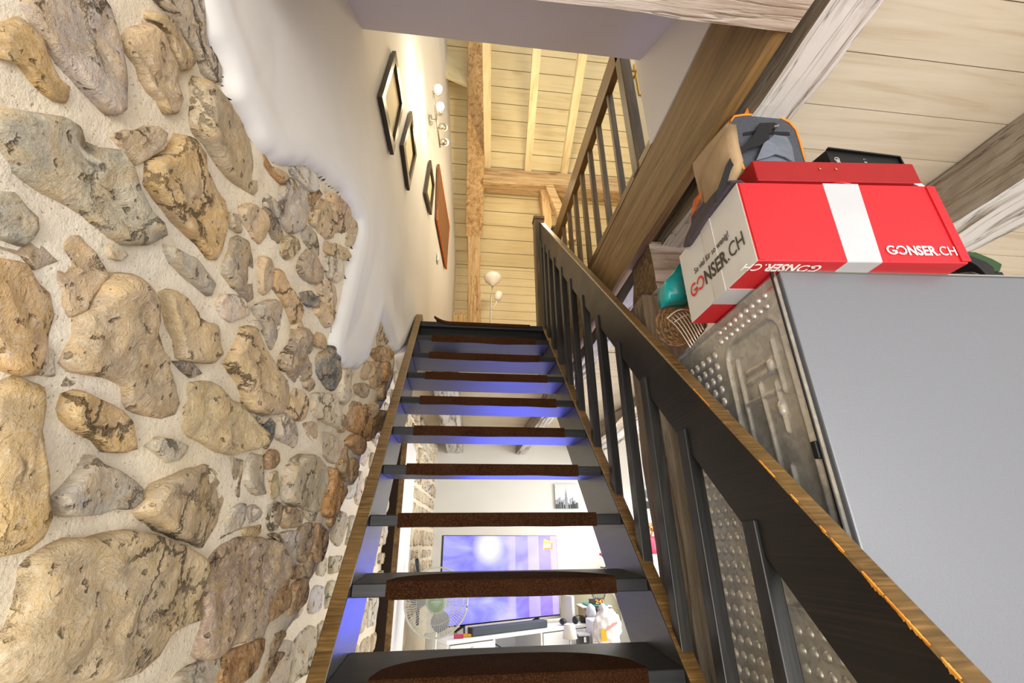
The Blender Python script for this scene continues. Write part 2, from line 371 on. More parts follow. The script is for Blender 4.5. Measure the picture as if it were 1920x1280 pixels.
# ================================================================== LEFT WALL: mortar, stones, plaster
EDGE = [(-2.4, .2), (-1.0, .72), (-.6, 1.0)]+[tuple(hitw(*p)[1:]) for p in ((490, 1285), (515, 1228), (532, 1190), (570, 1125), (600, 1045), (628, 970), (655, 905), (672, 870), (700, 800), (722, 745), (735, 700), (738, 664))]+[(1.25, 2.84), (1.5, 2.9), (5, 2.9)]
EY = np.array([e[0] for e in EDGE]); EZ = np.array([e[1] for e in EDGE])
def recess(Y, z):
    """how far the lower wall stands back: 0 on the upper, bulging stonework"""
    s = (np.interp(Y, EY, EZ)-z)*.7
    t = np.clip(s/.05, 0, 1); t = t*t*(3-2*t)
    return t*(.13+.03*np.clip(np.asarray(Y)-1, 0, 9))
def xw(Y): return np.where(Y < 1, -.155+.05*Y, -.105+B2*(Y-1))
def grid_mesh(name, ys, zs, fx, keep=None, mat='mortar', parent=None, smooth=True):
    YY, ZZ = np.meshgrid(ys, zs, indexing='ij'); X = fx(YY, ZZ)
    ny, nz = YY.shape; co = np.stack([X, YY, ZZ], -1).reshape(-1, 3)
    i = np.arange(ny*nz).reshape(ny, nz)
    q = np.stack([i[:-1, :-1], i[1:, :-1], i[1:, 1:], i[:-1, 1:]], -1).reshape(-1, 4)
    if keep is not None:
        k = keep.reshape(-1); q = q[k[q].all(1)]
    me = bpy.data.meshes.new(name); me.from_pydata(co.tolist(), [], q.tolist()); me.update()
    me.materials.append(M[mat]); me.polygons.foreach_set('use_smooth', [smooth]*len(me.polygons))
    return new(name, None, mat, parent, me=me)
# plaster sheet, thick and hand-trowelled where it dies out over the stones
PL = [hitw(*p)[1:] for p in ((350, -30), (357, 0), (368, 30), (380, 65), (398, 98), (416, 140), (425, 185), (440, 208), (457, 233), (470, 260), (485, 283), (505, 300), (522, 308), (540, 307), (560, 305), (590, 322), (612, 342), (635, 362), (655, 392), (665, 412), (667, 430), (660, 460), (652, 490), (645, 520), (634, 560), (624, 600), (614, 640), (618, 664), (630, 684), (645, 691), (664, 690), (680, 676), (690, 648), (700, 615), (707, 594), (717, 620), (728, 648), (738, 664), (752, 650), (765, 622), (772, 606))]
PL = np.array([p for p in PL]+[(1.7, 3.05), (4.8, 3.05), (4.8, 8), (-3, 8), (-3, PL[0][1]+.5)])
def sdpoly(Y, Z, P):
    d = np.full(Y.shape, 1e9); ins = np.zeros(Y.shape, bool)
    for a, b in zip(P, np.roll(P, -1, 0)):
        ey, ez = b-a; wy, wz = Y-a[0], Z-a[1]; t = np.clip((wy*ey+wz*ez)/(ey*ey+ez*ez+1e-12), 0, 1)
        d = np.minimum(d, (wy-ey*t)**2+(wz-ez*t)**2)
        c = ((a[1] > Z) != (b[1] > Z)) & (Y < (b[0]-a[0])*(Z-a[1])/(b[1]-a[1]+1e-12)+a[0]); ins ^= c
    return np.where(ins, 1, -1)*np.sqrt(d)
_nz = {}
def vnoise(Y, Z, f, seed):
    """smooth value noise on a lattice, vectorised"""
    r = np.random.default_rng(seed).random((64, 64)); y, z = (Y+7)*f, (Z+7)*f
    iy, iz = np.floor(y).astype(int), np.floor(z).astype(int); a, b = y-iy, z-iz; a = a*a*(3-2*a); b = b*b*(3-2*b)
    g = lambda p, q: r[p % 64, q % 64]
    return (g(iy, iz)*(1-a)+g(iy+1, iz)*a)*(1-b)+(g(iy, iz+1)*(1-a)+g(iy+1, iz+1)*a)*b-.5
wall_left = grid_mesh('wall_left', np.arange(-2.7, 4.62, .028), np.arange(0, 7.3, .028),
    lambda Y, Z: xw(Y)-recess(Y, Z)+.003+.016*vnoise(Y, Z, 6, 1)+.010*vnoise(Y, Z, 19, 2)+.005*vnoise(Y, Z, 41, 3)-.05*np.clip((sdpoly(Y, Z, PL)-.05)/.08, 0, 1))
tag(wall_left, 'thick rubble stone wall left of the staircase, plastered white higher up', 'wall', kind='structure')

TONE = dict(T=(.68, .505, .305), O=(.70, .47, .215), G=(.50, .45, .385), P=(.76, .67, .53), B=(.36, .215, .105), D=(.115, .145, .15), W=(.75, .76, .73), N=(.37, .285, .21), K=(.20, .18, .15), L=(.60, .53, .42), R=(.43, .205, .07))
STONES = '''
O 0,45 22,32 50,58 75,92 92,128 100,150 120,165 123,182 112,192 92,190 70,178 48,155 20,120 0,105
L 30,0 180,0 205,45 215,80 222,130 222,160 219,185 218,208 200,219 185,205 165,185 135,160 112,135 92,110 72,80 50,48 28,15
T 219,80 232,50 255,45 270,40 287,52 300,82 312,112 320,130 326,160 325,188 322,214 305,218 292,200 290,190 275,175 258,150 250,125 237,108
T 262,16 285,22 308,32 325,55 340,78 352,97 359,120 348,131 328,132 318,112 308,86 296,52 280,38 266,34
L 268,0 356,0 366,30 378,65 388,92 402,110 414,138 416,158 400,155 380,140 374,120 357,92 337,67 320,42 302,18
T 350,225 352,180 360,137 385,155 402,168 425,198 445,227 466,262 478,300 483,330 478,362 470,369 450,355 420,332 390,298 374,268 358,252
T 203,258 212,248 250,242 285,236 304,248 298,270 283,282 268,298 245,314 230,298 215,272
O 262,330 268,300 285,288 310,276 330,252 352,252 365,275 375,305 385,330 395,345 400,365 414,385 417,410 412,440 405,470 400,490 385,487 370,463 345,438 312,408 285,373 262,345
L 0,195 30,205 60,210 100,217 128,227 135,260 168,272 200,278 223,310 238,355 258,400 297,445 270,460 222,459 190,443 150,410 110,380 70,362 38,340 0,292
G 0,350 15,358 33,385 47,405 52,430 44,450 30,463 0,438
G 0,458 28,470 52,452 75,462 90,477 102,490 80,499 52,502 35,480 10,470
T 108,455 125,434 143,436 154,456 168,472 183,496 190,515 182,535 163,558 145,588 122,590 110,572 110,552 100,525 97,505 116,490 120,470 111,466
O 0,472 28,488 50,506 70,528 90,547 93,590 80,630 68,660 48,703 20,703 0,692
T 130,590 150,576 172,545 178,530 200,510 222,510 240,527 258,547 264,590 268,640 298,672 303,700 318,730 328,760 328,780 300,788 270,783 237,765 224,750 220,728 190,710 150,704 117,698 100,680 107,655 120,630
G 303,457 320,463 350,482 383,512 398,532 390,555 375,546 350,523 331,503 316,488 304,472
P 190,453 219,466 230,479 215,486 196,484 191,474
T 300,547 315,542 332,553 344,571 356,582 352,592 375,602 398,617 398,668 385,683 356,680 326,668 323,635 312,611 309,590 301,570
N 418,470 425,446 440,438 454,446 464,466 471,500 474,540 471,563 460,568 440,548 421,530 412,513 413,490
P 402,566 412,551 430,549 449,559 461,575 460,590 444,599 425,604 409,597 403,580
T 443,386 455,380 474,383 489,401 496,425 490,445 480,458 466,448 456,429 443,411
K 487,388 500,392 512,412 524,445 515,457 502,449 496,425
L 486,374 492,362 506,370 513,390 514,412 500,392 488,386
L 520,356 533,332 548,336 563,360 570,380 568,410 558,434 541,438 524,420 516,400 515,376
R 487,288 500,306 512,333 526,344 512,341 501,325 490,308
T 507,312 528,324 534,334 526,343 514,338
W 542,313 560,310 588,326 590,350 579,360 566,354 554,339 542,325
R 571,373 580,363 591,353 597,362 591,378 577,388
T 576,396 592,381 604,372 614,390 619,415 623,438 613,448 595,443 586,429 574,418
T 609,358 625,367 643,382 652,400 652,428 643,438 626,433 619,410 611,382
T 654,406 662,415 663,440 654,462 646,458 650,430
T 601,452 625,456 643,466 648,480 638,488 616,479 604,470
P 604,482 625,480 637,495 636,518 624,531 611,519 605,500
G 566,422 580,427 591,446 594,478 589,488 576,469 566,454 561,440
T 521,465 535,442 549,447 553,465 543,484 530,488 521,478
N 555,490 570,467 589,487 600,502 598,523 580,533 561,518 551,504
T 480,482 499,480 508,500 502,543 490,555 479,548 478,510
O 506,507 515,502 529,532 548,557 560,586 558,608 546,608 532,588 521,564 504,540
D 562,549 580,546 593,560 591,574 578,574 566,568
T 592,522 609,527 620,550 620,588 609,616 597,598 587,580 598,560 591,542
L 471,577 490,562 509,562 523,590 528,610 518,638 504,656 495,638 486,606
T 438,630 446,613 464,609 484,627 494,652 507,680 519,706 534,722 539,745 529,764 510,778 480,778 460,768 451,735 446,715 431,700 418,682 426,660
N 521,667 535,642 546,617 569,614 579,635 577,654 567,664 579,686 580,704 565,718 546,718 531,699 519,690
T 581,640 595,622 609,634 610,653 600,653 587,649
D 593,662 605,657 613,644 624,656 629,676 632,700 624,731 609,727 599,714 586,698 587,681
P 631,692 654,692 660,720 658,744 645,758 629,750 630,720
P 576,766 580,737 600,736 619,741 629,766 638,794 634,806 620,799 600,789 579,779
T 537,748 546,727 566,745 560,786 545,789 524,770
P 514,791 521,773 535,776 549,796 550,833 544,840 521,827 509,814
D 489,801 500,784 508,792 507,820 497,843 487,838
T 336,760 346,735 351,716 375,711 394,713 419,736 448,761 468,790 485,815 483,834 465,843 445,848 430,853 400,848 376,833 347,819 337,800
O 96,766 106,737 130,731 160,741 195,753 224,766 237,790 241,815 246,844 225,849 196,846 176,829 141,814 111,800 99,785
P 267,836 286,818 310,821 348,836 343,850 324,864 301,869 286,850
G 91,930 111,906 141,876 162,852 180,866 214,881 244,901 257,916 254,940 229,954 205,954 170,966 126,969 101,964 93,945
T 237,960 256,931 271,906 311,886 346,876 375,867 399,876 423,906 423,930 409,960 394,999 375,1031 351,1019 311,1009 271,984
K 319,677 345,673 359,686 370,700 352,707 333,694
O 0,717 54,721 57,750 50,800 54,850 61,890 64,950 69,984 54,1019 30,1038 0,1058
T 0,1230 5,1172 20,1130 30,1062 50,1042 86,1021 121,1006 160,1006 210,994 250,994 275,1001 310,1011 340,1021 368,1046 374,1070 364,1100 361,1138 362,1163 338,1174 299,1194 279,1234 249,1261 200,1280 0,1285
N 372,1060 391,1031 421,1007 450,1002 490,1007 512,1012 524,1032 526,1075 500,1110 478,1140 478,1176 468,1198 430,1208 401,1228 366,1242 352,1229 366,1165 364,1110
B 477,1144 525,1081 534,1109 534,1140 503,1160 480,1173
B 540,1106 547,1090 567,1090 567,1121 557,1140 534,1155 538,1131
R 385,1279 411,1226 433,1213 453,1204 481,1193 490,1197 488,1219 479,1236 473,1254 458,1272 443,1282 411,1290
B 493,1211 501,1190 523,1182 532,1187 520,1201 511,1219 500,1237 492,1227
B 486,1247 500,1233 516,1222 529,1222 516,1240 506,1258 490,1282 479,1280
P 300,1292 320,1264 350,1246 380,1232 404,1232 402,1268 380,1287
L 457,862 466,849 485,850 486,880 489,906 492,927 472,928 456,916 447,902
B 491,854 503,840 515,850 517,867 505,879 489,879
T 497,885 516,882 517,906 515,931 500,937 495,915
L 520,927 520,893 532,866 553,851 579,852 597,863 608,877 612,905 603,925 597,940 599,957 582,963 554,952 523,942
L 596,848 596,813 610,809 629,822 632,845 625,868 618,869 604,857
T 561,793 582,790 590,799 587,826 580,830 565,811
B 631,778 643,777 646,795 640,811 631,806
R 648,784 662,759 679,763 689,801 678,822 661,811 649,805
R 646,828 662,814 682,828 672,853 656,844
B 637,845 647,834 655,854 653,882 647,904 637,892 625,877
R 612,878 625,882 642,911 647,922 636,940 625,966 608,970 599,958 604,937 611,915
B 657,860 668,864 661,893 653,909
N 519,949 540,950 562,962 560,986 527,990 517,972
N 554,991 571,978 583,980 580,1002 573,1030 560,1056 550,1029
B 588,980 601,982 611,994 608,1020 598,1048 586,1056 578,1030 585,1002
G 521,1000 550,996 547,1030 549,1060 536,1063 527,1030
G 423,951 449,943 444,976 434,997 414,1000 412,980
G 453,949 472,945 486,960 482,972 460,981
O 440,990 466,987 489,983 486,998 468,1009 445,1003
G 489,951 513,945 515,980 512,996 495,990
B 497,1001 517,1000 524,1030 533,1063 532,1076 529,1030 514,1012
T 703,626 707,600 716,627 719,645 705,648
R 692,658 704,650 721,650 729,662 725,675 709,679 697,670
T 679,680 693,678 695,701 682,713 670,705
B 697,681 708,682 710,711 700,729 690,721
R 712,681 727,678 733,689 727,705 714,714
B 703,731 721,713 727,708 721,724 716,749 705,747
N 657,723 678,717 688,728 681,745 666,742
B 655,755 669,752 677,768 670,796 657,780
T 679,760 695,754 703,760 699,780 683,786
R 696,789 716,768 709,800 696,820 686,826
L 118,702 150,709 132,722 108,724
T 420,395 436,400 446,430 440,436 424,428
P 60,640 66,700 90,705 84,650
T 385,360 398,352 412,378 404,384
N 430,858 447,862 448,900 440,935 424,940 428,900
G 405,1005 430,1000 438,990 415,1003 402,1012
L 500,560 512,558 524,575 520,590 508,578
P 463,603 478,600 486,616 478,622
T 548,625 566,612 560,600 545,612
B 566,1060 578,1035 588,1058 574,1085 568,1082
B 540,1066 560,1060 566,1080 548,1086 536,1080
N 500,945 516,940 520,950 516,990
L 560,955 578,966 592,962 588,976 570,974
B 612,972 624,970 614,990
P 468,770 482,782 500,782 488,796 474,788
T 562,720 580,708 590,722 578,734
'''
def densify(P, step):
    out = []
    n = len(P)
    for i in range(n):          # Catmull-Rom around the outline
        p0, p1, p2, p3 = P[i-1], P[i], P[(i+1) % n], P[(i+2) % n]
        k = max(1, int(np.linalg.norm(p2-p1)/step))
        for t in np.arange(k)/k:
            out.append(.5*(2*p1+(p2-p0)*t+(2*p0-5*p1+4*p2-p3)*t*t+(3*p1-p0-3*p2+p3)*t**3))
    return np.array(out)
def stone(P3, tone, seed, base, maxh=.045, rough_=1., parent=None):
    """P3: outline (Y,z) -> a dressed-off rubble stone standing proud of the mortar; base(Y,z) gives the wall's x"""
    P = densify(np.array(P3), .02); c = P.mean(0); size = math.sqrt(abs(np.cross(P, np.roll(P, -1, 0)).sum()/2))
    H = min(maxh*.8, .009+.075*size); n = len(P)
    rim = P+(np.array([noise.noise(V(p[0]*28, p[1]*28, seed)) for p in P])*.006)[:, None]*((P-c)/(np.linalg.norm(P-c, axis=1)[:, None]+1e-6))
    nr = 4 if size < .06 else (6 if size < .16 else 9)
    fr = [1.0, .985, .95]+list(np.linspace(.88, .12, nr)); hs = [-.35, .42, .80]+[1]*nr
    tilt = (random.uniform(-.10, .10), random.uniform(-.10, .10)); bm = bmesh.new(); rings = []
    for f, h in zip(fr, hs):
        ring = []
        for p in rim:
            q = c+(p-c)*f; y, z = q
            d = H*h
            if h > .3:
                v = V(y*5, z*5, seed*3.7)
                cell = noise.cell_vector(V(y*11+noise.noise(v*2)*1.2, z*11+noise.noise(v*2+V(9, 9, 9))*1.2, seed*1.3)).x
                rd = 1-2*abs(noise.noise(V(y*13, z*13, seed)))
                d += rough_*(H*.45+.007)*(.55*noise.noise(v)+.36*noise.noise(v*3.3)+.24*noise.noise(v*8)+.14*noise.noise(v*17)+.42*(cell-.5)-.10*max(0, rd-.8)/.2)*min(1, (1-f)*9+.35)
                d += (y-c[0])*tilt[0]*min(1, h)+(z-c[1])*tilt[1]
                d = max(d, .002)
            ring.append(bm.verts.new((base(y, z)+d, y, z)))
        rings.append(ring)
    for a, b in zip(rings, rings[1:]):
        for k in range(n): bm.faces.new([a[k], a[(k+1) % n], b[(k+1) % n], b[k]])
    cv = bm.verts.new((base(*c)+H*(1+.3*noise.noise(V(c[0]*5, c[1]*5, seed*3.7))), c[0], c[1]))
    for k in range(n): bm.faces.new([rings[-1][k], rings[-1][(k+1) % n], cv])
    fixn(bm)
    o = new('stone', bm, 'stone', parent or wall_left, smooth=True)
    t = np.array(TONE[tone])*(1+rng.uniform(-.10, .10))*(1+rng.uniform(-.04, .04, 3)); o.color = (*t, 1)
    return o
si = 0
for line in STONES.strip().splitlines():
    tk = line.split(); pts = [tuple(map(float, a.split(','))) for a in tk[1:]]
    P3 = []
    for x, y in pts:
        if x == 0: x = -30
        if y == 0: y = -26
        P3.append(hitw(x, y)[1:])
    if np.cross(np.array(P3), np.roll(np.array(P3), -1, 0)).sum() == 0: continue
    stone(P3, tk[0], si, lambda y, z: XW(y), .042 if tk[0] not in 'RB' else .05, 1.15 if tk[0] in 'RBN' else 1.); si += 1
# the same masonry carried on outside the picture
def pix(P):
    d = RM@(np.array(P, float)-CAM); return (960+FPX*d[0]/d[2], 640-FPX*d[1]/d[2]) if d[2] > .05 else (-9999, 0)
zc = .08
while zc < 2.75:
    hh = random.uniform(.13, .24); yc = -2.66+random.uniform(0, .1)
    while yc < .4:
        ww = random.uniform(.15, .34); cor = [(a_, b_) for a_ in (yc-.02, yc+ww+.02) for b_ in (zc-.02, zc+hh+.02)]
        px_ = [pix((XW(a_), a_, b_)) for a_, b_ in cor]
        out = all(p[0] < -25 for p in px_) or all(p[1] > 1300 for p in px_)
        if out and zc+hh < (2.42 if yc < -1.2 else 2.3) and zc > float(np.interp(yc, EY, EZ))+.03 and zc > float(np.interp(yc+ww, EY, EZ))+.03:
            cy, cz = yc+ww/2, zc+hh/2; k = random.randint(6, 9)
            P = [(cy+math.cos(2*math.pi*j/k)*ww*.5*random.uniform(.82, 1.02), cz+math.sin(2*math.pi*j/k)*hh*.5*random.uniform(.8, 1.02)) for j in range(k)]
            stone(P, random.choice('TTTOLGP'), si, lambda y, z: XW(y), .042); si += 1
        yc += ww+.02
    zc += hh+.015
# the pale lower wall behind and beyond the stairs: coursed rubble, laid procedurally
def low_x(y, z): return float(xw(y)-recess(y, z))
zc = .95
while zc < 2.84:
    hh = random.uniform(.09, .21); yc = -.5+random.uniform(0, .1)
    while yc < 4.45:
        ww = random.uniform(.12, .34)
        lim = float(np.interp(yc, EY, EZ)); lim2 = float(np.interp(yc-.0, EY, EZ))
        if zc+hh < min(lim, lim2)-.07 and not (.98 < yc+ww and yc < 1.28 and False):
            cy, cz = yc+ww/2, zc+hh/2; k = random.randint(6, 9); P = []
            for j in range(k):
                t = 2*math.pi*j/k; e = .45
                P.append((cy+math.copysign(abs(math.cos(t))**e, math.cos(t))*ww*.46*random.uniform(.8, 1), cz+math.copysign(abs(math.sin(t))**e, math.sin(t))*hh*.45*random.uniform(.78, 1)))
            o = stone(P, random.choice('PPWLPP'), si, low_x, .03, 1.3); si += 1
        yc += ww+.012
    zc += hh+.012

def plaster(name, ys, zs):
    YY, ZZ = np.meshgrid(ys, zs, indexing='ij'); sd = sdpoly(YY, ZZ, PL)+.008*vnoise(YY, ZZ, 22, 9)
    def fx(Y, Z):
        t = np.clip((sd+.010)/.045, 0, 1); lip = np.sqrt(np.clip(1-(1-t)**2, 0, 1))*.050-.018
        near = np.clip(1-(Y-.9)/.8, .3, 1)
        fade = np.clip(1-(sd-.06)/.30, 0, 1); fade = fade*fade*(3-2*fade)
        return xw(Y)+np.where(lip > 0, np.minimum(lip, .032)*(.16+.84*fade)*near+.001, lip)+(.012*vnoise(Y, Z*.4, 5, 11)*(.15+.85*fade)+.008*np.exp(-((sd-.06)/.03)**2)*near)*np.clip(sd*8, 0, 1)
    return grid_mesh(name, ys, zs, fx, sd > -.016, 'plaster', wall_left)
pl = plaster('plaster', np.concatenate([np.arange(-2.7, -1.4, .05), np.arange(-1.4, 1.7, .011), np.arange(1.7, 4.6, .12), [4.6]]), np.concatenate([np.arange(1.9, 4.2, .011), np.arange(4.2, 7.4, .15)]))

# ================================================================== rest of the shell
def structure(name, bm, mat, label, cat='wall', smooth=False): return new(name, bm, mat, None, smooth, label, cat, None, 'structure')
structure('floor', B(-1, 5, -4, 4.8, -.06, 0), 'floor_tile', 'stone-coloured floor of the lower rooms, mostly hidden under the stairs', 'floor')
structure('wall_back', B(-.6, 5, 4.6, 4.75, 0, 2.9), 'white_wall', 'white painted rear wall behind the television', 'wall')
structure('wall_right', B(4.4, 4.55, -2.5, 4.6, 0, 2.9), 'white_wall', 'white painted side wall far right of the living room', 'wall')
# lower ceiling: whitewashed planks laid across the beams
ceil = structure('ceiling', B(1.25, 4.5, -1.9, 4.65, 2.945, 2.99), 'white_wall', 'ceiling of wide whitewashed planks above the fridge and living room', 'ceiling')
pk = {}
def planks(parent, xs, xe, y0, y1, pitch, fz, mat, th=.02, gap=.004, name='plank'):
    y = y0; i = 0
    while y < y1:
        yy = min(y+pitch-gap, y1); bm = bmesh.new()
        a, b = fz(y), fz(yy); hexa(bm, [(xs, y, a[1]), (xe, y, a[1]), (xe, yy, b[1]), (xs, yy, b[1]), (xs, y, a[1]+th), (xe, y, a[1]+th), (xe, yy, b[1]+th), (xs, yy, b[1]+th)])
        fixn(bm); new(name, bm, mat, parent, bevel=0); y += pitch
planks(ceil, 1.12, 4.3, -1.86, 1.40, .18, lambda y: (y, 2.905), 'plank_white', .022)
planks(ceil, -.1, 4.3, 1.42, 4.60, .18, lambda y: (y, 2.905), 'plank_white', .022)
# upper floor slab and attic shell
structure('floor_attic', B(-.1, 4.4, 1.42, 4.6, 2.96, 3.045), 'attic_floor', 'upper floor at the head of the stairs', 'floor')
structure('floor_attic.001', B(1.3, 4.4, -1.9, 1.42, 2.995, 3.045), 'attic_floor', 'upper floor beside the stairwell balustrade', 'floor')
wa = structure('wall_attic_back', B(.05, 4.4, 3.83, 3.9, 3.05, 5.3), 'plank_attic', 'low attic wall of narrow cream planks behind the white floor lamp', 'wall')
z = 3.05
while z < 5.2:
    z1 = min(z+.132, 5.215); new('plank', B(.05, 4.4, 3.80, 3.83, z, z1-.005), 'plank_attic', wa); z += .132
bm = bmesh.new(); prism(bm, [(.0-.4, 3.86, 5.24), (-.4, -.6, 9.7), (-.4, -.6, 9.8), (-.4, 3.96, 5.24)], (4.8, 0, 0)); fixn(bm)
roof = structure('roof', bm, 'plank_attic', 'steep attic roof lined with wide cream planks', 'roof')
k = 0; s = 0.
while s < 5.6:          # boards up the 45 degree slope  Y+z = 9.02
    a = (3.80-s*.7071, 5.22+s*.7071); b = (3.80-(s+.183)*.7071, 5.22+(s+.183)*.7071)
    bm = bmesh.new(); o_ = .016
    prism(bm, [(-.3, a[0], a[1]), (-.3, b[0], b[1]), (-.3, b[0]+o_, b[1]+o_), (-.3, a[0]+o_, a[1]+o_)], (4.7, 0, 0)); fixn(bm)
    new('plank', bm, 'plank_attic', roof); s += .190
structure('wall_attic_right', B(4.3, 4.4, -2, 3.8, 3.05, 9.6), 'white_wall', 'far right attic wall', 'wall')
# white right-hand wall of the stairwell and the sloping white soffit over its near end
P = [onX(*p, 1.04) for p in ((1199, 119), (1217, 262))]
structure('wall_stairwell', B(1.04, 1.12, -1.9, P[1][1], 3.06, 3.9), 'soffit_white', 'white wall panel right of the stairwell above the brown beam', 'wall')
sl = (3.54-3.37)/(-.455+.69)
def zs(y): return 3.54+(y+.455)*sl
bm = bmesh.new(); prism(bm, [(-.5, -.455, zs(-.455)), (-.5, -1.9, zs(-1.9)), (-.5, -1.9, zs(-1.9)+1.9), (-.5, -.455, zs(-.455)+.9)], (1.62, 0, 0)); fixn(bm)
structure('ceiling_soffit', bm, 'soffit_white', 'sloping white soffit spanning the near end of the stairwell', 'ceiling')
# door leaf upstairs
P = onY(1178, 117, 0)
door = thing('door_1', 'cream attic door with a brass lever beyond the upstairs balustrade', 'door', (1.28, .03, 3.05), kind='structure')
new('door_leaf', B(P[0], 1.95, 0, .04, 3.05, 4.95), 'door_cream', door, bevel=.004)
new('door_leaf_panel', B(P[0]+.12, 1.83, -.008, .0, 3.2, 4.0), 'door_cream', door, bevel=.006)
h = thing  # noqa
bm = bmesh.new(); q = onY(1190, 120, -.006); q2 = onY(1196, 178, -.006); bar(bm, (q[0]+.01, -.006, q[2]), (q[0]+.01, -.006, q2[2]), .035, .010, (0, 1, 0)); hd = new('handle_plate', bm, 'brass', door, bevel=.003)
bm = bmesh.new(); q = onY(1189, 142, -.02); tube(bm, [(q[0], -.006, q[2]), (q[0], -.05, q[2]), (q[0]-.10, -.055, q[2])], .009, 8); new('lever', bm, 'brass', hd, smooth=True)

# ---------------- timbers
timber('beam', (1.0575, -1.11, 2.88), (1.0575, 1.40, 2.88), .037, .34, 'beam_brown', 'brown boarded beam carrying the upstairs balustrade', amp=.002)
timber('beam', (1.182, -1.9, 2.80), (1.182, 4.6, 2.80), .125, .20, 'beam_old_washed', 'grey weathered beam running beside the brown balustrade beam', amp=.010)
timber('beam', (2.375, -1.7, 2.79), (2.10, 4.6, 2.79), .28, .225, 'beam_old_washed', 'broad rough beam crossing the plank ceiling above the red cartons', amp=.016)
timber('beam', (-.35, -1.228, 2.835), (1.075, -1.228, 2.825), .25, .26, 'beam_cross', 'pinkish old trimmer beam overhead across the near end of the stairwell', amp=.006)
timber('beam', (.18, 1.55, 2.80), (.28, 4.6, 2.80), .21, .20, 'beam_old_washed', 'whitewashed ceiling beam nearest the stone wall in the living room', amp=.008)
A_, B_, C_, D_c = onY(1217, 452, -.215), onY(1232, 540, -.215), onY(1188, 482, 0), onY(1187, 592, 0)
bm = bmesh.new(); hexa(bm, [B_, (1.62, -.215, B_[2]), (1.62, 0, D_c[2]+.05), D_c, A_, (1.62, -.215, A_[2]), (1.62, 0, C_[2]), C_])
for f in bm.faces:
    if f.calc_center_median().x < 1.15: f.material_index = 1
fixn(bm); roughen(bm, 7, .006, 7)
new('corbel_beam', bm, ['beam_cross', 'end_grain'], None, label='short whitewashed timber with a rough brown end, resting on the post behind the fridge', cat='beam', kind='structure')
timber('post', (1.135, -.10, 0), (1.115, -.09, 2.47), .21, .22, 'post_old', 'old grey-brown timber post standing behind the stair balusters', up=(0, 1, 0), amp=.008, cat='post')
# attic timbers
timber('post', (.475, 3.37, 3.05), (.42, 3.37, 5.47), .165, .15, 'post_warm', 'honey-coloured attic post left of the floor lamp', up=(0, 1, 0), amp=.006, cat='post')
timber('principal_rafter', (.425, 3.36, 5.40), (.33, 1.15, 7.60), .225, .18, 'post_warm', 'sloping honey-coloured rafter rising from the attic post', up=(0, 1, 1), amp=.006, cat='beam')
timber('purlin', (.50, 2.86, 5.91), (3.6, 2.86, 5.94), .20, .25, 'purlin_warm', 'pale old purlin crossing beneath the cream rafters', amp=.008, cat='beam')
for i, (xa, xb) in enumerate(((.44, .56), (.948, 1.09), (1.426, 1.577))):
    g = (xb-xa)/1.52
    bm = bmesh.new(); bar(bm, (xa-g*.9, .33, 6.20), (xb, 2.80, 6.10), .085, .12)
    new('rafter', bm, 'rafter_attic', None, label='cream planed rafter, %s of the three above the stairwell' % ('nearest the post', 'middle', 'farthest from the post')[i], cat='rafter', kind='structure', group='cream rafters')
timber('post', (1.435, 2.86, 3.05), (1.30, 2.86, 5.78), .11, .12, 'post_warm', 'thin attic post under the purlin behind the newel posts', up=(0, 1, 0), amp=.005, cat='post')
timber('brace', (1.36, 2.78, 5.80), (1.60, 2.78, 4.95), .11, .10, 'purlin_warm', 'short diagonal brace under the purlin beside the newel posts', up=(0, 1, 0), amp=.005, cat='beam')
bm = bmesh.new(); prism(bm, [(-.02, 1.95, 6.6), (.26, 2.05, 6.6), (.30, 2.05, 7.1), (-.05, 1.95, 7.1)], (0, .03, 0)); fixn(bm)
new('trim_1', bm, 'plank_attic', None, label='cream board nailed across the roof corner above the spotlights', cat='board', kind='structure')

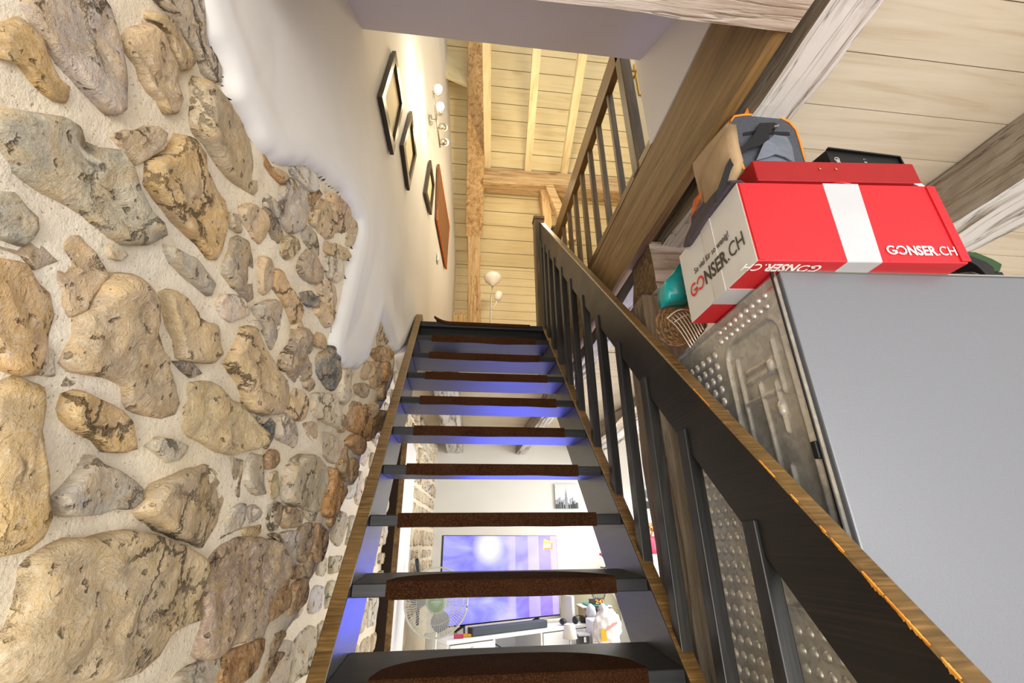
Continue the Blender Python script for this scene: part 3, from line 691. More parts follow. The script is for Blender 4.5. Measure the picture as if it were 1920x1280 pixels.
# ================================================================== STAIRCASE
G, R_ = .1852, .2
def ny(k): return (k-3)*G
def nz(k): return 1.65+(k-3)*R_
SL = R_/G
stair = thing('staircase', 'open-riser staircase stained black with brown carpet treads', 'staircase', (.45, -1.5, 0))
W_ = .9001; TH = .037; DEP = .275; TILT = .016
def tread_pad(k, parent):
    """half-moon carpet pad wrapped over the nosing"""
    x0, x1 = .095+.004*math.sin(k), .80+.006*math.cos(k*2); bm = bmesh.new(); y0 = ny(k); zt = nz(k); N = 40; dep = .185
    th = .0055; prof = []
    us = [x0+(x1-x0)*i/N for i in range(N+1)]
    drop = lambda x: .004*noise.noise(V(x*6, k*3.3, 0))
    rows = []
    for x in us:
        e = abs((x-(x0+x1)/2)/((x1-x0)/2)); d = .02+(dep-.02)*max(0, 1-e**2.6)**.5 if e < 1 else .02
        if k == 10: d = min(d, .11)
        lift = 0; sl_ = 0 if k == 10 else TILT/DEP
        if k == 10:
            t = max(0, (x0+.13-x)/.13); lift = .045*t*t; 
        w_ = drop(x); r = th
        row = [(x, y0-.001, zt-TH-.004+w_), (x, y0-r, zt-TH-.004+w_), (x, y0-r-.001, zt-TH/2), (x, y0-r, zt+.001), (x, y0-r*.4, zt+r+lift*.6), (x, y0+.006, zt+r+.001+lift), (x, y0+d*.5, zt+r+lift+sl_*d*.5), (x, y0+d-.004, zt+r+lift+sl_*d), (x, y0+d, zt+lift*1+sl_*d)]
        if k == 10: row = [(x, y0-.002, zt-.020+lift), (x, y0-r, zt-.020+lift), (x, y0-r-.001, zt-.01+lift), (x, y0-r, zt+.001+lift)]+row[4:]
        rows.append([bm.verts.new(p) for p in row])
    for a, b in zip(rows, rows[1:]):
        for j in range(len(a)-1): bm.faces.new([a[j], b[j], b[j+1], a[j+1]])
    bm.faces.new(rows[0][::-1]); bm.faces.new(rows[-1])
    for a, b in zip(rows, rows[1:]): bm.faces.new([a[-1], b[-1], b[0], a[0]])
    fixn(bm); new('carpet_pad', bm, 'carpet_brown', parent)
for k in range(-3, 11):
    y0 = ny(k); zt = nz(k); bm = bmesh.new()
    dp = DEP if k < 10 else .12; tz = TILT if k < 10 else 0
    hexa(bm, [(0, y0, zt-TH), (W_, y0, zt-TH), (W_, y0+dp, zt-TH+tz), (0, y0+dp, zt-TH+tz), (0, y0, zt), (W_, y0, zt), (W_, y0+dp, zt+tz), (0, y0+dp, zt+tz)])
    t = new('tread', bm, 'dark_tread', stair, bevel=.003); ORG[t] = V(0, 0, 0); tread_pad(k, t)
    if k == 10:
        new('riser', B(.0, W_, y0+.05, y0+.075, zt-.17, zt-TH), 'dark_tread', stair)
def stringer(x0, x1, zf):
    """side board: front edge on the nosing line, back edge below"""
    vd = .42; a = -1.52; b = 1.45; f = lambda y: zf+SL*y
    P = [(x0, -1.50, 0), (x0, a, f(a) if f(a) > 0.02 else .02), (x0, b-.09, f(b-.09)), (x0, b, f(b-.09)), (x0, b, max(2.75, f(b)-vd)), (x0, b-.12, f(b-.12)-vd), (x0, (vd-zf)/SL, 0)]
    bm = bmesh.new(); prism(bm, P, (x1-x0, 0, 0), 0); fixn(bm)
    for f_ in bm.faces:
        n_ = f_.normal
        if n_.y < -.4 and n_.z > .3: f_.material_index = 1
    return bm
new('stringer', stringer(-.045, 0, 1.668), ['dark_stringer', 'rail_worn'], stair, bevel=.004)
new('stringer', stringer(W_, W_+.045, 1.625), ['dark_stringer', 'rail_worn'], stair, bevel=.004)
# newel posts with caps
def newel(x, y, z0, z1, s=.085):
    bm = bmesh.new(); box(bm, x-s/2, x+s/2, y-s/2, y+s/2, z0, z1); o = new('newel_post', bm, 'newel_wood', stair, bevel=.004)
    bm = bmesh.new(); box(bm, x-s/2-.006, x+s/2+.006, y-s/2-.006, y+s/2+.006, z1, z1+.035); ORG[o] = V(0, 0, 0); new('newel_cap', bm, 'rail_worn', o, bevel=.008)
newel(.925, 1.42, 2.7, 4.12)
# handrail: deep board on edge following the stair slope
zr = lambda y: 2.604+1.083*y
xr0, xr1 = .920, .962
ya, yb = -1.55, 1.385; D_ = .235
bm = bmesh.new(); n_ = 26; rows = []
for i in range(n_+1):
    y = ya+(yb-ya)*i/n_; z = zr(y)
    rows.append([bm.verts.new(p) for p in ((xr0, y, z-D_), (xr1, y, z-D_), (xr1, y, z-.006), (xr1-.006, y, z), (xr0+.005, y, z), (xr0, y, z-.006))])
for a, b in zip(rows, rows[1:]):
    for j in range(6):
        bm.faces.new([a[j], a[(j+1) % 6], b[(j+1) % 6], b[j]]).material_index = 1 if j in (2, 3, 4) else 0
bm.faces.new(rows[0][::-1]); bm.faces.new(rows[-1]); fixn(bm)
hr = new('handrail', bm, ['rail_dark', 'rail_worn'], stair); ORG[hr] = V(0, 0, 0)
# worn splinters showing raw wood along the inner arris
for (px0, py0, px1, py1, wd) in ((1420, 850, 1452, 890, .002), (1485, 937, 1500, 955, .003), (1538, 990, 1552, 1010, .004), (1560, 1015, 1585, 1042, .004), (1618, 1078, 1660, 1125, .006), (1662, 1128, 1745, 1212, .005), (1766, 1236, 1805, 1280, .007), (1300, 728, 1330, 762, .0015)):
    a = onX(px0, py0, xr0); b = onX(px1, py1, xr0); N = 22; bm = bmesh.new(); up, dn = [], []
    for i in range(N+1):
        t = i/N; y = a[1]+(b[1]-a[1])*t; e = wd*.55*max(.05, (math.sin(math.pi*t)**.5)*(.9+1.5*noise.noise(V(t*14, px0, 0))))+.0003
        up.append((xr0+.0015+e*.3, y, zr(y)+.0008)); dn.append((xr0-.0009, y, zr(y)-.0015-e*1.5))
    va = [bm.verts.new(p) for p in up]; vb = [bm.verts.new(p) for p in dn]; vc = [bm.verts.new((p[0]+.0025, p[1], p[2]-.002)) for p in dn]; vm = [bm.verts.new((xr0-.0009, p[1], zr(p[1])-.005)) if False else bm.verts.new((xr0-.0009, p[1], zr(p[1])+.0002)) for p in dn]
    for i in range(N): bm.faces.new([va[i], va[i+1], vm[i+1], vm[i]]); bm.faces.new([vm[i], vm[i+1], vb[i+1], vb[i]]); bm.faces.new([vb[i], vb[i+1], vc[i+1], vc[i]])
    fixn(bm); new('worn_chip', bm, 'raw_chip', hr)
# balusters of the flight
yb_ = [-.985, -.755, -.526, -.317, -.115, .10, .312, .527, .72, .90, 1.06, 1.20, 1.32]
for y in yb_:
    bm = bmesh.new(); s = .036; zb = 1.625+SL*y-.02; zt = zr(y)-D_+.04
    box(bm, .930-s/2, .930+s/2, y-.022, y+.022, zb, zt); new('baluster', bm, 'baluster_dark', stair, bevel=.003)
# landing balustrade along the stairwell
rail = thing('balustrade', 'dark balustrade along the upper landing beside the stairwell', 'balustrade', (1.07, .5, 3.05))
zl = 3.06
def nw2(y):
    o = new('newel_post', B(1.035, 1.105, y-.035, y+.035, zl-.0, 4.02), 'newel_wood', rail, bevel=.004); ORG[o] = V(0, 0, 0)
    new('newel_cap', B(1.029, 1.111, y-.041, y+.041, 4.02, 4.05), 'rail_worn', o, bevel=.006)
nw2(1.40)
new('newel_post', B(1.035, 1.09, -.29, -.23, zl, 4.4), 'newel_wood', rail, bevel=.004)
new('handrail', B(1.035, 1.075, -.27, 1.38, 3.83, 3.975), ['rail_worn'], rail, bevel=.005)
new('floor_rail', B(1.041, 1.075, -.43, 1.40, 3.055, 3.10), ['rail_worn'], rail, bevel=.004)
for y in (-.05, .16, .35, .545, .735, .92, 1.10, 1.25):
    new('baluster', B(1.047, 1.077, y-.014, y+.014, 3.09, 3.86), 'newel_wood', rail, bevel=.003)
new('cross_rail', B(.96, 1.04, 1.40, 1.43, 3.80, 3.88), 'newel_wood', rail, bevel=.003)

# ================================================================== FRIDGE
FX, FY, FZ = 1.021, -.90, 2.135
fr = thing('fridge', 'tall grey fridge with a bare galvanised back turned to the stairs', 'fridge', (FX+.3, FY+.28, 0))
def fp(u, v, o=0):
    """point on the fridge's back: u metres from the near corner, v height, o outwards"""
    return V(FX+.016*u-o, FY+u, v)
FW = .57
bm = bmesh.new(); hexa(bm, [(FX+.012, FY, .03), (FX+.75, FY-.043, .03), (FX+.76, FY+FW-.04, .03), (FX+.022, FY+FW, .03), (FX+.012, FY, FZ), (FX+.75, FY-.043, FZ), (FX+.76, FY+FW-.04, FZ), (FX+.022, FY+FW, FZ)])
new('body', bm, 'fridge_grey', fr, bevel=.004)
for px in (.06, .68):
    for py in (.05, .5): new('foot', B(FX+px, FX+px+.03, FY+py, FY+py+.03, 0, .03), 'rubber_black', fr)
def bump_sheet():
    """pressed sheet: recess, beads and rim as a height field"""
    us = np.arange(0, FW+.001, .004); vs = np.concatenate([np.arange(.10, .85, .05), np.arange(.85, FZ-.002, .0045)])
    U, Z = np.meshgrid(us, vs, indexing='ij'); O = np.zeros_like(U)
    def rr(u0, u1, v0, v1, r):  # signed distance to a rounded rectangle (inside > 0)
        cx, cy = (u0+u1)/2, (v0+v1)/2; dx = np.abs(U-cx)-(u1-u0)/2+r; dz = np.abs(Z-cy)-(v1-v0)/2+r
        return -(np.sqrt(np.maximum(dx, 0)**2+np.maximum(dz, 0)**2)+np.minimum(np.maximum(dx, dz), 0)-r)
    sm = lambda x, w: np.clip(x/w, 0, 1)**2*(3-2*np.clip(x/w, 0, 1))
    d = rr(.035, .262, 1.42, 2.045, .05); O += -.016*sm(d, .012)+.004*np.exp(-(d/.006)**2)
    d = rr(.062, .245, 1.46, 2.015, .035); O += .011*sm(d, .010)
    def bead(a, b, w_=.006, h=.006):
        a, b = np.array(a), np.array(b); e = b-a; t = np.clip(((U-a[0])*e[0]+(Z-a[1])*e[1])/(e@e), 0, 1)
        dd = np.hypot(U-a[0]-e[0]*t, Z-a[1]-e[1]*t); return h*np.sqrt(np.clip(1-(dd/w_)**2, 0, 1))
    for q in (((.075, 1.945), (.195, 1.945)), ((.075, 1.92), (.20, 1.92)), ((.075, 1.99), (.075, 1.86)), ((.098, 1.885), (.098, 1.775)), ((.155, 1.90), (.150, 1.62)), ((.085, 1.87), (.225, 1.87)), ((.115, 1.70), (.115, 1.50)), ((.170, 1.62), (.170, 1.50)), ((.225, 1.99), (.225, 1.60))):
        O = np.maximum(O, np.where(bead(*q) > 0, -.005+bead(*q), -9))
    for c in ((.098, 1.925), (.098, 1.82)):
        O = np.maximum(O, -.005+bead(c, (c[0]+.0001, c[1]+.012), .012, .012)*(bead(c, (c[0]+.0001, c[1]+.012), .012, .012) > 0))
    O += .006*np.exp(-((rr(.008, FW-.008, .05, FZ-.012, .01))/.004)**2)-.003*np.exp(-((rr(.02, FW-.02, .05, FZ-.024, .01))/.004)**2)
    co = np.stack([FX+.016*U-.0-O, FY+U, Z], -1).reshape(-1, 3); ny_, nz_ = U.shape; i = np.arange(ny_*nz_).reshape(ny_, nz_)
    q = np.stack([i[:-1, :-1], i[:-1, 1:], i[1:, 1:], i[1:, :-1]], -1).reshape(-1, 4)
    me = bpy.data.meshes.new('back_sheet'); me.from_pydata(co.tolist(), [], q.tolist()); me.materials.append(M['galvanised'])
    me.polygons.foreach_set('use_smooth', [True]*len(me.polygons)); return me
bs = new('back_sheet', None, 'galvanised', fr, me=bump_sheet()); ORG[bs] = V(0, 0, 0)
bm = bmesh.new()
def dimple(u, v, r=.0125, h=.007):
    rings = []
    for f, hh in ((1, -.001), (.8, .55), (.45, .92)):
        rings.append([bm.verts.new(fp(u+r*f*math.cos(t), v+r*f*math.sin(t), h*hh)) for t in (2*math.pi*k/10 for k in range(10))])
    for a, b in zip(rings, rings[1:]):
        for k in range(10): bm.faces.new([a[k], a[(k+1) % 10], b[(k+1) % 10], b[k]])
    bm.faces.new(rings[-1])
for i in range(9):
    dimple(.055+i*.0265, 2.098, .0098); dimple(.058+i*.0265, 2.070, .0098)
for i in range(7):
    for j in range(36): dimple(.315+i*.036, 2.045-j*.0345)
for i in range(8):
    for j in range(16): dimple(.040+i*.036, 1.375-j*.0345)
fixn(bm); new('dimples', bm, 'galvanised', bs, smooth=True, kind='stuff')
bm = bmesh.new(); bar(bm, fp(.008, .1, .004), fp(.008, FZ, .004), .006, .004, (0, 1, 0)); new('edge_strip', bm, 'rubber_black', fr)
bm = bmesh.new(); bar(bm, fp(.018, 1.735, .006), fp(.018, 1.700, .006), .012, .014, (0, 1, 0)); new('clip', bm, 'rubber_black', fr, bevel=.002)
bm = bmesh.new(); a = fp(-.001, FZ-.001, .0)
bar(bm, (FX+.012, FY-.001, FZ), (FX+.75, FY-.045, FZ), .004, .004); new('top_edge', bm, 'steel', fr)

# ------------------------------------------------ red and white carton
bx = thing('carton', 'large red carton with a white band and shop lettering on the fridge', 'box', (1.2, -.8, FZ))
c0 = V(.958, -.932, 0); ex = V(.4985, -.041, 0).normalized(); ey = V(.006, 1, 0).normalized(); BW, BD, z0, z1 = .505, .325, FZ+.002, FZ+.236
def bp(u, v, z, o=0): return c0+ex*u+ey*v+V(0, 0, z)
def pbox(u0, u1, v0, v1, a, b, mi=0, bm=None):
    bm = bm or bmesh.new(); hexa(bm, [bp(u0, v0, a), bp(u1, v0, a), bp(u1, v1, a), bp(u0, v1, a), bp(u0, v0, b), bp(u1, v0, b), bp(u1, v1, b), bp(u0, v1, b)], mi); return bm
bm = bmesh.new()
pbox(0, BW, 0, BD, z0, z1, 0, bm)
for f in bm.faces:
    if f.calc_center_median().x < .97: f.material_index = 1
cb = new('carton_body', bm, ['carton_red', 'carton_white'], bx, bevel=.003); ORG[cb] = V(0, 0, 0)
tu0, tu1 = .232, .327
def uf(px, py): d = V(ray(px, py)); nn = ex.cross(V(0, 0, 1)); p = V(CAM)+d*((c0-V(CAM)).dot(nn)/d.dot(nn)); return (p-c0).dot(ex)
t0b, t1b, t0t, t1t = uf(1590, 494), uf(1655, 494), uf(1545, 354), uf(1612, 356)
bm = bmesh.new(); hexa(bm, [bp(t0b, -.0015, z0), bp(t1b, -.0015, z0), bp(t1b, .001, z0), bp(t0b, .001, z0), bp(t0t, -.0015, z1), bp(t1t, -.0015, z1), bp(t1t, .001, z1), bp(t0t, .001, z1)])
new('white_band', bm, 'tape_white', bx)
new('white_band', pbox(t0b, t1b, 0, .30, z0-.0012, z0+.001), 'tape_white', bx)
new('white_band', pbox(-.0002, .12, .125, .205, z0-.0013, z0+.001), 'tape_white', bx)
new('edge_flap', pbox(BW-.018, BW+.004, -.004, .0, z0+.004, z1-.004), 'carton_red', bx, bevel=.001)
new('edge_flap', pbox(.003, .020, -.003, .0, z0+.004, z1-.004), 'carton_red', bx, bevel=.001)
bm = pbox(-.0016, .001, .135, .185, z0+.0, z1); new('clear_tape', bm, 'tape_clear', bx)
def word(parent, parts, origin, xa, ya, size, sx=1, gap=.0):
    o = V(origin); xa_ = V(xa).normalized()
    for body, mat, off in parts:
        ob, wd = text('lettering', body, size, mat, parent, o, xa, ya, .0005, off, sx=sx); o = o+xa_*(wd+gap)
def logo(parent, origin, xa, ya, size, c1, c2, nm=0):
    """G and O run together (O left open), NSER bold, .CH light"""
    xa, ya = V(xa).normalized(), V(ya).normalized(); za = xa.cross(ya); o = V(origin); r = size*.355; h = size*.70
    w_ = size*.115
    def arc(cx, a0, a1, closed=False):
        bm = bmesh.new(); N = 26; vi, vo = [], []
        for i in range(N+1):
            t = math.radians(a0+(a1-a0)*i/N); d = xa*math.cos(t)+ya*math.sin(t); c = o+xa*cx+ya*(h/2)+za*.0006
            vi.append(bm.verts.new(c+d*(h/2-w_))); vo.append(bm.verts.new(c+d*(h/2)))
        for i in range(N): bm.faces.new([vi[i], vo[i], vo[i+1], vi[i+1]])
        return bm
    bm = arc(h/2, 48, 318); q0 = o+xa*(h*.50)+ya*(h*.5)+za*.0006
    prism(bm, [q0, q0+xa*h*.46, q0+xa*h*.46-ya*w_, q0-ya*w_], za*.0001); prism(bm, [q0+xa*(h*.46-w_), q0+xa*h*.46, q0+xa*h*.46-ya*h*.36, q0+xa*(h*.46-w_)-ya*h*.36], za*.0001)
    new('logo_letter', bm, c1, parent)
    new('logo_letter', arc(h*1.42, -140, 165), c1, parent)
    word(parent, [('NSER', c2, size*.022), ('.CH', c2, -size*.004)], o+xa*(h*1.98), xa, ya, size, .82)
def pln(px, py, p0, nn):
    d = V(ray(px, py)); return V(CAM)+d*((V(p0)-V(CAM)).dot(nn)/d.dot(nn))
nf = ex.cross(V(0, 0, 1)); ne = ey.cross(V(0, 0, 1))
# lettering: front, white end, underside
a = pln(1666, 477, bp(0, -.0022, z0), nf); b_ = pln(1790, 477, bp(0, -.0022, z0), nf); logo(cb, a, ex, (0, 0, 1), .0395*(b_-a).length/.176, 'print_white', 'print_white')
a = pln(1298, 560, c0+V(-.0022, 0, 0), ne); b_ = pln(1392, 462, c0+V(-.0022, 0, 0), ne); logo(cb, a, -ey, (0, 0, 1), .0395*(b_-a).length/.176, 'print_red', 'print_dark')
a2 = pln(1303, 514, c0+V(-.0022, 0, 0), ne)
text('lettering', 'So viel für so wenig!', .0265, 'print_dark', cb, a2, -ey, (0, 0, 1), .0004, 0, sx=.84)
logo(cb, bp(.165, .012, z0-.0015), -ex, ey, .040, 'print_white', 'print_white')
# ------------------------------------------------ dark red lidded box
rb = thing('gift_box', 'flat dark red lidded box with two eyelets on top of the carton', 'box', (1.25, -.7, z1))
u0, u1, v0, v1 = .095, .545, .045, .33; zt = z1+.003
new('box_tray', pbox(u0+.012, u1-.012, v0+.012, v1-.01, zt, zt+.05), 'carton_dark_red', rb, bevel=.002)
ld = new('lid', pbox(u0, u1, v0, v1, zt+.048, zt+.118), 'carton_dark_red', rb, bevel=.002); ORG[ld] = V(0, 0, 0); zl_ = zt+.118
for u in (.275, .32):
    bm = bmesh.new(); lathe(bm, bp(u, v0-.001, zt+.092), [(.0036, 0), (.0036, .002), (.0018, .003)], 12, axis=-ey); new('eyelet', bm, 'brass', ld)
    bm = bmesh.new(); lathe(bm, bp(u, v0-.0032, zt+.092), [(.0018, 0), (.0018, .001)], 10, axis=-ey); new('eyelet_hole', bm, 'rubber_black', ld)
bm = bmesh.new(); tube(bm, [bp(.30, v0+.005, zt+.046), bp(.315, v0-.004, zt+.043), bp(.335, v0-.008, zt+.034), bp(.338, v0-.008, zt+.028)], .003, 6); new('ribbon', bm, 'carton_red', rb, smooth=True)
bm = bmesh.new(); prism(bm, [bp(.52, v0-.002, zt+.045), bp(.54, v0-.003, zt+.03), bp(.552, v0-.004, zt+.024), bp(.54, v0-.002, zt+.046)], (0, .001, 0)); new('loose_paper', bm, 'print_white', rb)
# ------------------------------------------------ black tray box with line drawings
kb = thing('tray_box', 'shallow black box with white line icons behind the red lid', 'box', (1.43, -.8, zl_))
P = [onY(*p, -.862) for p in ((1549, 281), (1679, 300), (1689, 328), (1566, 335))]
zb_ = zl_+.001
bm = bmesh.new(); A, Bq, Cq = P[0], P[1], P[2]
hexa(bm, [(A[0], -.862, zb_), (Bq[0]+.004, -.868, zb_), (Bq[0]-.03, -.70, zb_), (A[0]-.035, -.70, zb_), (A[0], -.862, A[2]), (Bq[0]+.003, -.868, Bq[2]), (Bq[0]-.03, -.70, Bq[2]), (A[0]-.035, -.70, A[2])])
kbo = new('box_shell', bm, 'rubber_black', kb, bevel=.002); ORG[kbo] = V(0, 0, 0)
bm = bmesh.new(); bar(bm, (A[0], -.866, A[2]), (Bq[0]+.004, -.871, Bq[2]), .010, .005); bar(bm, (Bq[0]+.003, -.871, Bq[2]), (Bq[0]+.006, -.871, zb_), .008, .005); new('rim', bm, 'black_gloss', kb)
bm = bmesh.new(); bar(bm, (Bq[0]-.035, -.872, zb_+.003), (Bq[0]+.008, -.872, zb_+.003), .004, .008); new('paper_edge', bm, 'print_white', kb)
def icon(px, py, pts, s):
    o = onY(px, py, -.8645); bm = bmesh.new(); tube(bm, [V(o)+V(x*s, 0, z*s) for x, z in pts], .0008, 5, closed=True); new('icon', bm, 'print_white', kbo)
icon(1572, 302, [(-.5, .9), (.1, 1), (.4, .6), (.2, 0), (.7, -.9), (-.1, -1), (-.3, -.1), (-.7, .5)], .014)
icon(1572, 302, [(-.2, .6), (.2, .2), (0, -.5)], .012)
icon(1624, 303, [(-.5, .9), (.5, .9), (.35, -.9), (-.35, -.9)], .0105); icon(1624, 306, [(-.45, .5), (.45, .5), (.4, .2), (-.4, .2)], .0105)
icon(1616, 309, [(-.5, .7), (.5, .7), (.35, -.9), (-.35, -.9)], .008)
# ------------------------------------------------ backpack
bk = thing('backpack', 'small grey and tan backpack with orange piping, black strap dangling', 'backpack', (1.16, -.75, zl_))
FYb = -.867
outl = [onY(*p, FYb) for p in ((1394, 318), (1386, 295), (1378, 265), (1370, 240), (1369, 228), (1376, 219), (1395, 216), (1420, 216), (1445, 217), (1462, 221), (1480, 230), (1492, 245), (1500, 270), (1507, 295), (1512, 318))]
front = [V(p) for p in outl]
bm = bmesh.new(); dep = [0, .012, .05, .10, .15, .175]; cen = sum(front, V(0, 0, 0))/len(front)
rings = []
for d, sc in zip(dep, (1, 1.03, 1.04, 1.02, .95, .7)):
    rings.append([bm.verts.new(cen+(p-cen)*sc+V(-.30*d*(1 if p.x < cen.x else .15), d, -.10*d)+noise.noise_vector(p*9+V(0, d*9, 0))*.006*min(1, d*40)) for p in front])
    for v_ in rings[-1]: v_.co.z = max(v_.co.z, zl_+.002)
for a, b in zip(rings, rings[1:]):
    for k in range(len(a)-1): bm.faces.new([a[k], b[k], b[k+1], a[k+1]]).material_index = 1
    bm.faces.new([a[-1], b[-1], b[0], a[0]]).material_index = 1
bm.faces.new(rings[0]).material_index = 0; bm.faces.new(rings[-1][::-1]).material_index = 1; fixn(bm)
bo = new('pack_body', bm, ['grey_cloth', 'tan_cloth'], bk); ORG[bo] = V(0, 0, 0)
bm = bmesh.new(); tube(bm, [p+V(0, -.002, 0) for p in front], .0032, 8); new('piping', bm, 'orange_cloth', bk, smooth=True)
# tan side gusset slumping over the carton
pts = [hit for hit in [onX(*p, .985) for p in ((1366, 232), (1345, 262), (1327, 292), (1316, 318), (1312, 345), (1318, 385), (1322, 398), (1340, 380), (1362, 345), (1376, 318), (1379, 300), (1371, 268))]]
bm = bmesh.new(); ca = sum((V(p) for p in pts), V(0, 0, 0))/len(pts); N = len(pts)
r0 = [bm.verts.new(V(p)+V(.022, 0, 0)) for p in pts]; r1 = [bm.verts.new(V(p)+V(.004, 0, 0)) for p in pts]; r2 = [bm.verts.new(ca+(V(p)-ca)*.8+V(-.004, 0, 0)) for p in pts]; r3 = [bm.verts.new(ca+(V(p)-ca)*.4+V(-.008, 0, 0)) for p in pts]
for a, b in ((r0, r1), (r1, r2), (r2, r3)):
    for k in range(N): bm.faces.new([a[k], a[(k+1) % N], b[(k+1) % N], b[k]])
bm.faces.new(r3); bm.faces.new(r0[::-1]); fixn(bm); new('side_gusset', bm, 'tan_cloth', bk, smooth=True)
# pocket folds, straps, handle, buckle
def sheet(name, pix, Y, mat, th=.004, dy=None, parent=bk):
    P = [onY(*p, Y-(dy[i] if dy else 0)) for i, p in enumerate(pix)]; bm = bmesh.new(); prism(bm, P, (0, th, 0)); fixn(bm); return new(name, bm, mat, parent, bevel=.001)
sheet('pocket', ((1420, 312), (1424, 290), (1440, 262), (1452, 252), (1476, 256), (1486, 275), (1492, 312)), FYb-.004, 'grey_pocket', .004, [.004, .006, .012, .002, .002, .006, .002])
sheet('pocket_flap', ((1418, 300), (1432, 268), (1440, 262), (1455, 272), (1478, 284), (1490, 304), (1472, 293), (1455, 288), (1440, 294)), FYb-.014, 'grey_pocket', .005, [.0, .006, .012, .010, .004, .0, .004, .008, .004])
sheet('pocket_trim', ((1394, 248), (1394, 254), (1416, 250), (1482, 253), (1480, 247), (1450, 246), (1418, 244)), FYb-.003, 'black_cloth', .003)
def ribbon(name, prs, Y0, mat, step, parent=bk, th=.003):
    bm = bmesh.new(); rows = []
    for i_, (l_, r_) in enumerate(prs):
        y_ = Y0-step[i_]; a_, b_ = V(onY(*l_, y_)), V(onY(*r_, y_)); rows.append([bm.verts.new(p) for p in (a_, b_, b_+V(0, th, 0), a_+V(0, th, 0))])
    for a_, b_ in zip(rows, rows[1:]):
        for k_ in range(4): bm.faces.new([a_[k_], a_[(k_+1) % 4], b_[(k_+1) % 4], b_[k_]])
    bm.faces.new(rows[0]); bm.faces.new(rows[-1][::-1]); fixn(bm); return new(name, bm, mat, parent)
ribbon('strap', (((1424, 231), (1441, 234)), ((1418, 244), (1443, 254)), ((1411, 256), (1442, 261)), ((1402, 267), (1425, 272)), ((1388, 276), (1402, 279)), ((1372, 291), (1381, 299)), ((1361, 311), (1370, 320)), ((1352, 338), (1364, 342)), ((1344, 360), (1352, 366)), ((1341, 376), (1344, 378))), FYb, 'black_cloth', (.012, .016, .020, .024, .030, .036, .042, .048, .05, .05))
sheet('buckle', ((1425, 230), (1452, 229), (1462, 234), (1455, 238), (1452, 246), (1440, 252), (1434, 240)), FYb-.008, 'black_gloss', .005)
sheet('buckle_tongue', ((1452, 235), (1462, 232), (1461, 236), (1453, 238)), FYb-.015, 'steel', .002)
for q in (((1394, 216), (1401, 202), (1409, 201), (1408, 210), (1402, 217)), ((1444, 217), (1446, 206), (1454, 204), (1451, 218)), ((1432, 216), (1440, 207), (1442, 209), (1437, 216))): sheet('loop', q, FYb+.004, 'orange_cloth', .006)
sheet('carry_handle', ((1406, 215), (1412, 207), (1425, 206), (1438, 204), (1443, 208), (1438, 214), (1428, 216)), FYb+.008, 'grey_cloth', .012)
P = [onX(*p, .975) for p in ((1314, 360), (1300, 376), (1296, 400), (1295, 415), (1303, 392), (1312, 372))]
bm = bmesh.new(); prism(bm, P, (.003, 0, 0)); fixn(bm); new('webbing', bm, 'orange_fabric', bk)
# ------------------------------------------------ cap and orange cloth between the bag and the carton
cp = thing('cap', 'dark grey felt cap brim sticking out over the white carton end', 'cap', (.98, -.78, z1))
up = [onX(*p, .952) for p in ((1281, 462), (1284, 448), (1296, 420), (1316, 390), (1338, 362), (1358, 342), (1369, 338))]
lo = [onX(*p, .945) for p in ((1283, 464), (1290, 458), (1302, 440), (1322, 408), (1345, 375), (1362, 352), (1371, 342))]
bm = bmesh.new(); N = len(up); a = [bm.verts.new(V(p)) for p in up]; b = [bm.verts.new(V(p)) for p in lo]
c_ = [bm.verts.new(V(p)+V(.075*math.sin(math.pi*(i+.4)/N)+.01, .0, .006)) for i, p in enumerate(lo)]; d_ = [bm.verts.new(V(p)+V(.075*math.sin(math.pi*(i+.4)/N)+.01, 0, .004)) for i, p in enumerate(up)]
for i in range(N-1):
    bm.faces.new([a[i], a[i+1], b[i+1], b[i]]); bm.faces.new([b[i], b[i+1], c_[i+1], c_[i]]); bm.faces.new([c_[i], c_[i+1], d_[i+1], d_[i]]); bm.faces.new([d_[i], d_[i+1], a[i+1], a[i]])
bm.faces.new([a[0], b[0], c_[0], d_[0]]); bm.faces.new([a[-1], d_[-1], c_[-1], b[-1]]); fixn(bm); new('brim', bm, 'felt_grey', cp, smooth=False)
bm = bmesh.new(); blob(bm, (1.0, -.72, z1+.056), (.036, .06, .046), 3, .2); new('crown', bm, 'felt_grey', cp, smooth=True)
P = [onX(*p, .985) for p in ((1304, 455), (1308, 440), (1325, 408), (1346, 378), (1345, 395), (1335, 418), (1322, 440))]
bm = bmesh.new(); prism(bm, P, (.05, 0, 0)); fixn(bm); roughen(bm, 2, .004, 20); oc = new('folded_cloth', bm, 'orange_fabric', None, True, 'rust orange cloth squeezed under the cap brim on the carton', 'cloth')
